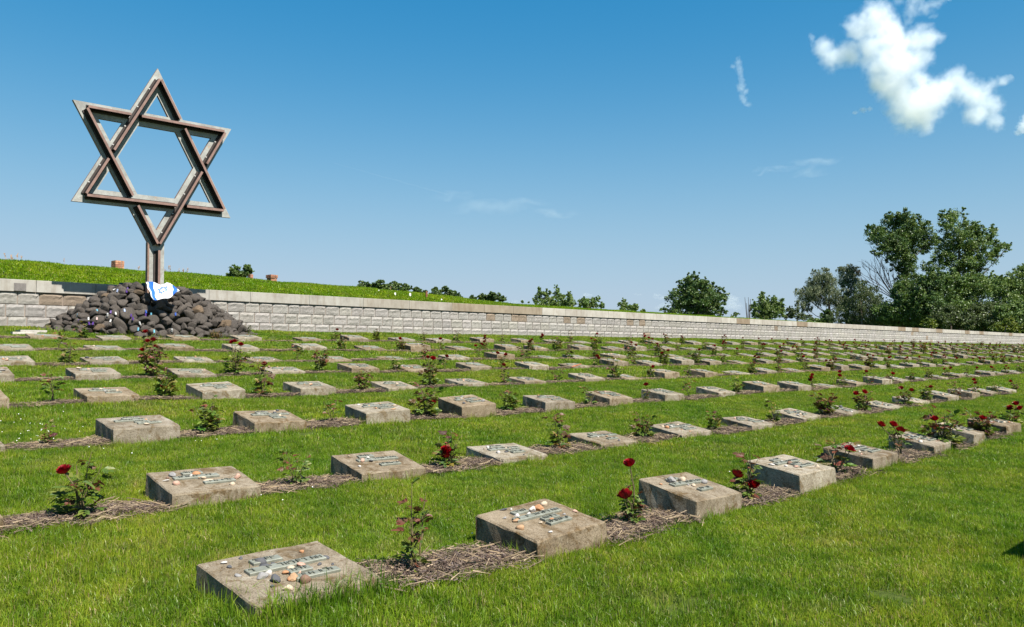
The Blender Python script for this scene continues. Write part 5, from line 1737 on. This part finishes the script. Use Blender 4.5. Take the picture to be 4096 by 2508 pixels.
# bare twigs left of the pointed tree
def twig_tree():
    br = random.Random(23); dist = 109
    base = at_dist(2500 + 765 / 1.544, 1050 + 345 / 1.544, dist); base.z = -.85
    t = thing("dead_tree", "thin leafless sapling poking up left of the small pointed tree", "tree", base, (0, 0, 0), TREE_GROUP)
    mb = MB()
    for (x, y) in ((740, 215), (762, 215), (775, 225), (750, 250), (770, 260)):
        p = at_dist(2500 + x / 1.544, 1050 + y / 1.544, dist + br.uniform(-.5, .5)) - base
        mb.tube([Vector((0, 0, 0)), Vector((p.x * .3, p.y * .3, p.z * .55)), p], [.10, .06, .025], 4)
    link("branches", mb.mesh("branches", M_DEADWOOD), t)
twig_tree()
CD = (1350, 1080, 1.825)
tree("light green poplar clump left of centre above the wall, three pointed tops", [(1475, 195, 34, 55), (1530, 200, 32, 48), (1600, 185, 26, 56), (1640, 212, 30, 40), (1700, 212, 30, 46), (1450, 222, 26, 28), (1560, 230, 50, 28), (1675, 240, 60, 22), (1500, 252, 60, 26), (1620, 250, 60, 28), (1710, 252, 34, 24), (1560, 262, 80, 18)], 115, LIGHT, (1580, 290), 6500, .30, CD, 24, hollow=.3)
tree("rounded yellow-green tree next to the poplar clump", [(1800, 240, 40, 34), (1860, 235, 36, 34), (1900, 215, 16, 30), (1930, 262, 22, 22), (1830, 262, 70, 18)], 115, LIGHT, (1840, 300), 3600, .30, CD, 25, hollow=.3)
tree("small light green tree low above the wall, two humps", [(2085, 252, 34, 32), (2160, 272, 32, 28), (2120, 285, 60, 18)], 120, LIGHT, (2110, 320), 2400, .30, CD, 26, hollow=.3)
tree("tiny rounded bush right of the two-humped tree", [(2228, 300, 20, 12)], 120, MID, (2228, 325), 500, .28, CD, 27, limbs=False, name="bush", cat="bush")
tree("dark flat-topped row of trees behind the rampart, longest clump", [(190, 112, 45, 24), (305, 98, 45, 24), (415, 112, 40, 24), (500, 128, 42, 22), (580, 152, 42, 20), (640, 165, 25, 12), (110, 128, 36, 8), (350, 132, 100, 22), (240, 125, 60, 20), (200, 140, 80, 14), (450, 145, 80, 16), (560, 170, 60, 14)], 78, DARK, (350, 220), 7500, .28, CD, 28, hollow=.3)
tree("dark spreading tree right of the long clump behind the rampart", [(720, 155, 38, 24), (785, 145, 34, 20), (825, 172, 45, 22), (740, 188, 45, 24), (870, 192, 36, 18), (890, 212, 30, 12), (690, 190, 25, 20)], 76, DARK, (780, 250), 4500, .28, CD, 29, hollow=.3)
tree("dark bush clump above the rampart's low end", [(985, 208, 28, 18), (1060, 202, 48, 24), (1145, 190, 45, 24), (1205, 212, 30, 18), (1110, 212, 70, 16)], 92, DARK, (1100, 260), 3600, .28, CD, 30, hollow=.3)
tree("small tuft of far trees on the horizon left of the poplars", [(1352, 232, 14, 8), (1400, 240, 10, 6)], 160, MID, (1360, 250), 300, .4, CD, 31, limbs=False, name="bush", cat="bush")
CE = (0, 1000, 1.895)
tree("round-headed green tree on the skyline right of the star's post", [(1780, 158, 42, 34), (1868, 135, 26, 28), (1885, 165, 30, 30), (1815, 190, 75, 26), (1750, 195, 28, 26)], 62, MID, (1820, 260), 4200, .20, CE, 32, hollow=.3)

# grey-green lavender tuft and dry weeds at the foot of the cairn
def small_plant(label, px, py, v, n, h, cols, seed, cat="plant"):
    u = uv_from_px(px, py, v); br = random.Random(seed)
    t = thing("weed_plant", label, cat, W(u, v, float(gz(u, v))), (0, 0, 0))
    fo = MB(); st = MB()
    for i in range(n):
        a = br.uniform(0, 6.28); sp_ = br.uniform(.02, .2); hh = h * br.uniform(.5, 1)
        top = Vector((math.cos(a) * sp_, math.sin(a) * sp_, hh)); b = Vector((math.cos(a) * sp_ * .3, math.sin(a) * sp_ * .3, -.02))
        st.tube([b, top], [.005, .003], 4)
        for q in range(7):
            p = b.lerp(top, br.uniform(.25, 1)); aa = br.uniform(0, 6.28)
            leaflet(fo, p, Vector((math.cos(aa), math.sin(aa), br.uniform(.1, 1))), Vector((0, 0, 1)), br.uniform(.035, .07), .022, br.choice(cols))
    link("stems", st.mesh("stems", M_STEM), t); link("foliage", fo.mesh("foliage", M_ROSELEAF), t)
small_plant("grey-green weedy tuft at the right foot of the stone heap", 985, 1326, 13.2, 34, .28, [(.12, .14, .10), (.15, .16, .12), (.09, .12, .07)], 1)
small_plant("dry reddish weed before the stones at the heap's right front", 865, 1345, 12.32, 26, .26, [(.20, .10, .04), (.24, .15, .06), (.11, .12, .03)], 2)

# ------------------------------------------------------------------ clouds: bodies of mist far off, lit by the sun
def cloud(label, blobs, dist, density, seed, crop, voxel=5.0, disp=9.0, squash=.8, depth=.8, grow=1.0, torn=1.3, soft=.6):
    import bmesh
    x0, y0, s_ = crop; br = random.Random(seed); k = dist / F_PX / s_
    bm = bmesh.new()
    cpt = at_dist(x0 + blobs[0][0] / s_, y0 + blobs[0][1] / s_, dist)
    field = []
    for (x, y, r, *rest) in blobs:
        r = r * grow; rest = [q * grow for q in rest]; ry = rest[0] if rest else r
        p = at_dist(x0 + x / s_, y0 + y / s_, dist + br.uniform(-1, 1) * r * k * depth) - cpt
        field.append((tuple(p), r * k * 1.12, ry * k * 1.12))
        M = Matrix.Translation(p) @ Matrix.Diagonal((r * k * 1.35, (r if not rest else min(r, ry * 1.5)) * k * squash * 1.35, ry * k * 1.35, 1))
        bmesh.ops.create_icosphere(bm, subdivisions=3, radius=1, matrix=M)
    me = bpy.data.meshes.new("cloud"); bm.to_mesh(me); bm.free()
    m, nt, n, l, out = mat("cloud_mist")
    vs = N(nt, "VolumeScatter"); vs.inputs["Color"].default_value = (.80, .83, .875, 1); vs.inputs["Anisotropy"].default_value = 0.0
    l.new(vs.outputs[0], out.inputs["Volume"])
    tc = N(nt, "TexCoord"); P0 = tc.outputs["Object"]
    rmean = float(np.mean([q[1] for q in field]))
    wob = N(nt, "TexNoise"); wob.inputs["Scale"].default_value = 1.0 / (rmean * 1.1); wob.inputs["Detail"].default_value = 5; l.new(P0, wob.inputs["Vector"])
    wa = N(nt, "VectorMath", operation='SUBTRACT'); l.new(wob.outputs["Color"], wa.inputs[0]); wa.inputs[1].default_value = (.5, .5, .5)
    ws = N(nt, "VectorMath", operation='SCALE'); l.new(wa.outputs[0], ws.inputs[0]); ws.inputs["Scale"].default_value = rmean * 1.1
    wadd = N(nt, "VectorMath", operation='ADD'); l.new(P0, wadd.inputs[0]); l.new(ws.outputs[0], wadd.inputs[1])
    PP = wadd.outputs[0]
    cur = None
    for (c, r, rz) in field:
        mp = N(nt, "VectorMath", operation='SUBTRACT'); l.new(PP, mp.inputs[0]); mp.inputs[1].default_value = c
        mv = N(nt, "VectorMath", operation='MULTIPLY'); l.new(mp.outputs[0], mv.inputs[0]); mv.inputs[1].default_value = (1 / r, 1 / (min(r, rz * 1.5) * squash), 1 / rz)
        ln = N(nt, "VectorMath", operation='LENGTH'); l.new(mv.outputs[0], ln.inputs[0])
        iv = N(nt, "Math", operation='SUBTRACT'); iv.inputs[0].default_value = 1.0; l.new(ln.outputs["Value"], iv.inputs[1])
        if cur is None: cur = iv.outputs[0]
        else:
            mx = N(nt, "Math", operation='SMOOTH_MAX'); l.new(cur, mx.inputs[0]); l.new(iv.outputs[0], mx.inputs[1]); mx.inputs[2].default_value = .25; cur = mx.outputs[0]
    fb = N(nt, "TexNoise"); fb.inputs["Scale"].default_value = 1.0 / (rmean * .5); fb.inputs["Detail"].default_value = 6; fb.inputs["Roughness"].default_value = .62; l.new(P0, fb.inputs["Vector"])
    t1 = N(nt, "Math", operation='MULTIPLY_ADD'); l.new(fb.outputs["Fac"], t1.inputs[0]); t1.inputs[1].default_value = torn; l.new(cur, t1.inputs[2])
    mr_ = N(nt, "MapRange", interpolation_type='SMOOTHSTEP'); l.new(t1.outputs[0], mr_.inputs["Value"])
    mr_.inputs["From Min"].default_value = torn * .5 - .02; mr_.inputs["From Max"].default_value = torn * .5 + soft
    mr_.inputs["To Min"].default_value = 0; mr_.inputs["To Max"].default_value = density
    l.new(mr_.outputs[0], vs.inputs["Density"])
    me.materials.append(m)
    o = link("cloud", me, None, cpt)
    rm = o.modifiers.new("merge", 'REMESH'); rm.mode = 'VOXEL'; rm.voxel_size = voxel
    tag(o, label, "cloud", "clouds")
    return o
CC = (2800, 0, 1.8866)
cloud("big white billowing cumulus cloud high on the right", [(1330, 150, 120), (1430, 230, 95), (1180, 210, 85), (1145, 140, 38), (838, 300, 26, 48), (930, 350, 70), (1000, 440, 85), (1130, 410, 90), (1300, 360, 120), (1480, 330, 115),
      (1660, 310, 100), (1750, 290, 75), (1700, 420, 70), (1410, 490, 130), (1570, 490, 110), (1650, 590, 75), (1350, 630, 80), (1480, 660, 130), (1590, 800, 160), (1690, 910, 80), (1740, 740, 120),
      (1860, 670, 95), (1930, 560, 60), (1980, 650, 85), (2060, 720, 95), (2170, 790, 95), (2225, 920, 60), (2080, 870, 75), (2180, 650, 50), (2290, 605, 48, 34)], 1800, .034, 1, CC, 6, 15, grow=1.26, torn=1.2, soft=.8)
cloud("small bright puff hanging under the big cloud", [(1230, 830, 32, 24), (1280, 820, 26, 20), (1170, 850, 26, 14)], 1800, .05, 2, CC, 3.5, 7)
cloud("cloud fragment cut by the right edge below the big cloud", [(2440, 960, 50), (2480, 900, 60), (2400, 1000, 30)], 1800, .05, 3, CC, 4, 9)
cloud("thin ragged cloud veil at the top edge above the big cloud", [(1600, 80, 60, 50), (1570, 160, 36, 40), (1700, 60, 62, 50), (1780, 30, 60, 40), (1500, 10, 40, 30), (1760, 120, 28, 24), (1860, -10, 60, 24), (1620, 10, 70, 40)], 1900, .016, 4, CC, 5, 15, grow=1.2, torn=1.1, soft=.8)
cloud("small upright wisp of cloud apart on the left of the big cloud", [(290, 470, 26, 40), (250, 500, 24, 22), (305, 560, 22, 44), (310, 660, 34, 40), (345, 690, 26, 22), (360, 790, 30, 16), (320, 730, 24, 34), (300, 520, 24, 40), (312, 610, 24, 50), (335, 760, 24, 30)], 1800, .026, 5, CC, 3.2, 7, grow=1.25, torn=1.0, soft=.9)
cloud("faint feathery streak of high cloud below the clouds", [(600, 1275, 210, 16), (480, 1310, 140, 12), (840, 1300, 120, 24), (850, 1230, 170, 24), (760, 1320, 90, 14), (960, 1215, 110, 30)], 2400, .0035, 6, CC, 5, 6, squash=3, torn=.7, soft=1.0)
CF = (1350, 1080, 1.825)
cloud("low white cloud puff behind the rounded yellow-green tree", [(1815, 180, 30, 14), (1845, 185, 25, 10), (1800, 192, 30, 8)], 3500, .012, 7, CF, 5, 8)
cloud("long low cloud bank near the large dark tree", [(2330, 185, 36, 14), (2390, 200, 50, 12), (2440, 195, 40, 12), (2350, 205, 50, 9)], 3500, .010, 8, CF, 5, 8)
cloud("tiny flat cloud left of the low bank", [(2195, 180, 30, 8), (2170, 178, 18, 5)], 3500, .008, 9, CF, 4, 5)
cloud("faint cloud low above the wall before the large dark tree", [(2400, 262, 60, 22), (2340, 270, 40, 16), (2450, 250, 40, 20)], 3500, .006, 10, CF, 5, 8)
cloud("pale cloud low in the gap right of the large dark tree", [(2880 , 215, 55, 40), (2850, 260, 50, 26), (2900, 260, 60, 30)], 3500, .006, 11, CF, 5, 9)
cloud("small cloud on the horizon left of the poplar clump", [(1300, 232, 36, 12), (1350, 222, 18, 16), (1270, 236, 20, 8)], 3500, .009, 12, CF, 4.5, 7)
cloud("barely visible veil of thin cloud across the middle of the sky", [(1180, 500, 110, 13), (1260, 488, 80, 10), (1090, 472, 80, 9), (1330, 512, 70, 9)], 3000, .0016, 13, (0, 0, .6016), 6, 6, squash=3, torn=.6, soft=1.0)
# condensation trail
def contrail():
    mb = MB(); dist = 6000
    a, b = at_dist(1335, 652, dist), at_dist(1790, 778, dist); br = random.Random(1)
    pts = [a.lerp(b, i / 14) + Vector((0, br.uniform(-10, 10), br.uniform(-1.5, 1.5))) for i in range(15)]
    mb.tube([p - a for p in pts], [3.2 + 3.5 * i / 14 for i in range(15)], 8)
    m, nt, n, l, out = mat("trail_mist")
    vs = N(nt, "VolumeScatter"); vs.inputs["Color"].default_value = (1, 1, 1, 1); vs.inputs["Density"].default_value = .0022
    l.new(vs.outputs[0], out.inputs["Volume"])
    tag(link("vapour_trail", mb.mesh("vapour_trail", m), None, a), "faint thin vapour trail slanting down the middle of the sky", "vapour trail")
contrail()
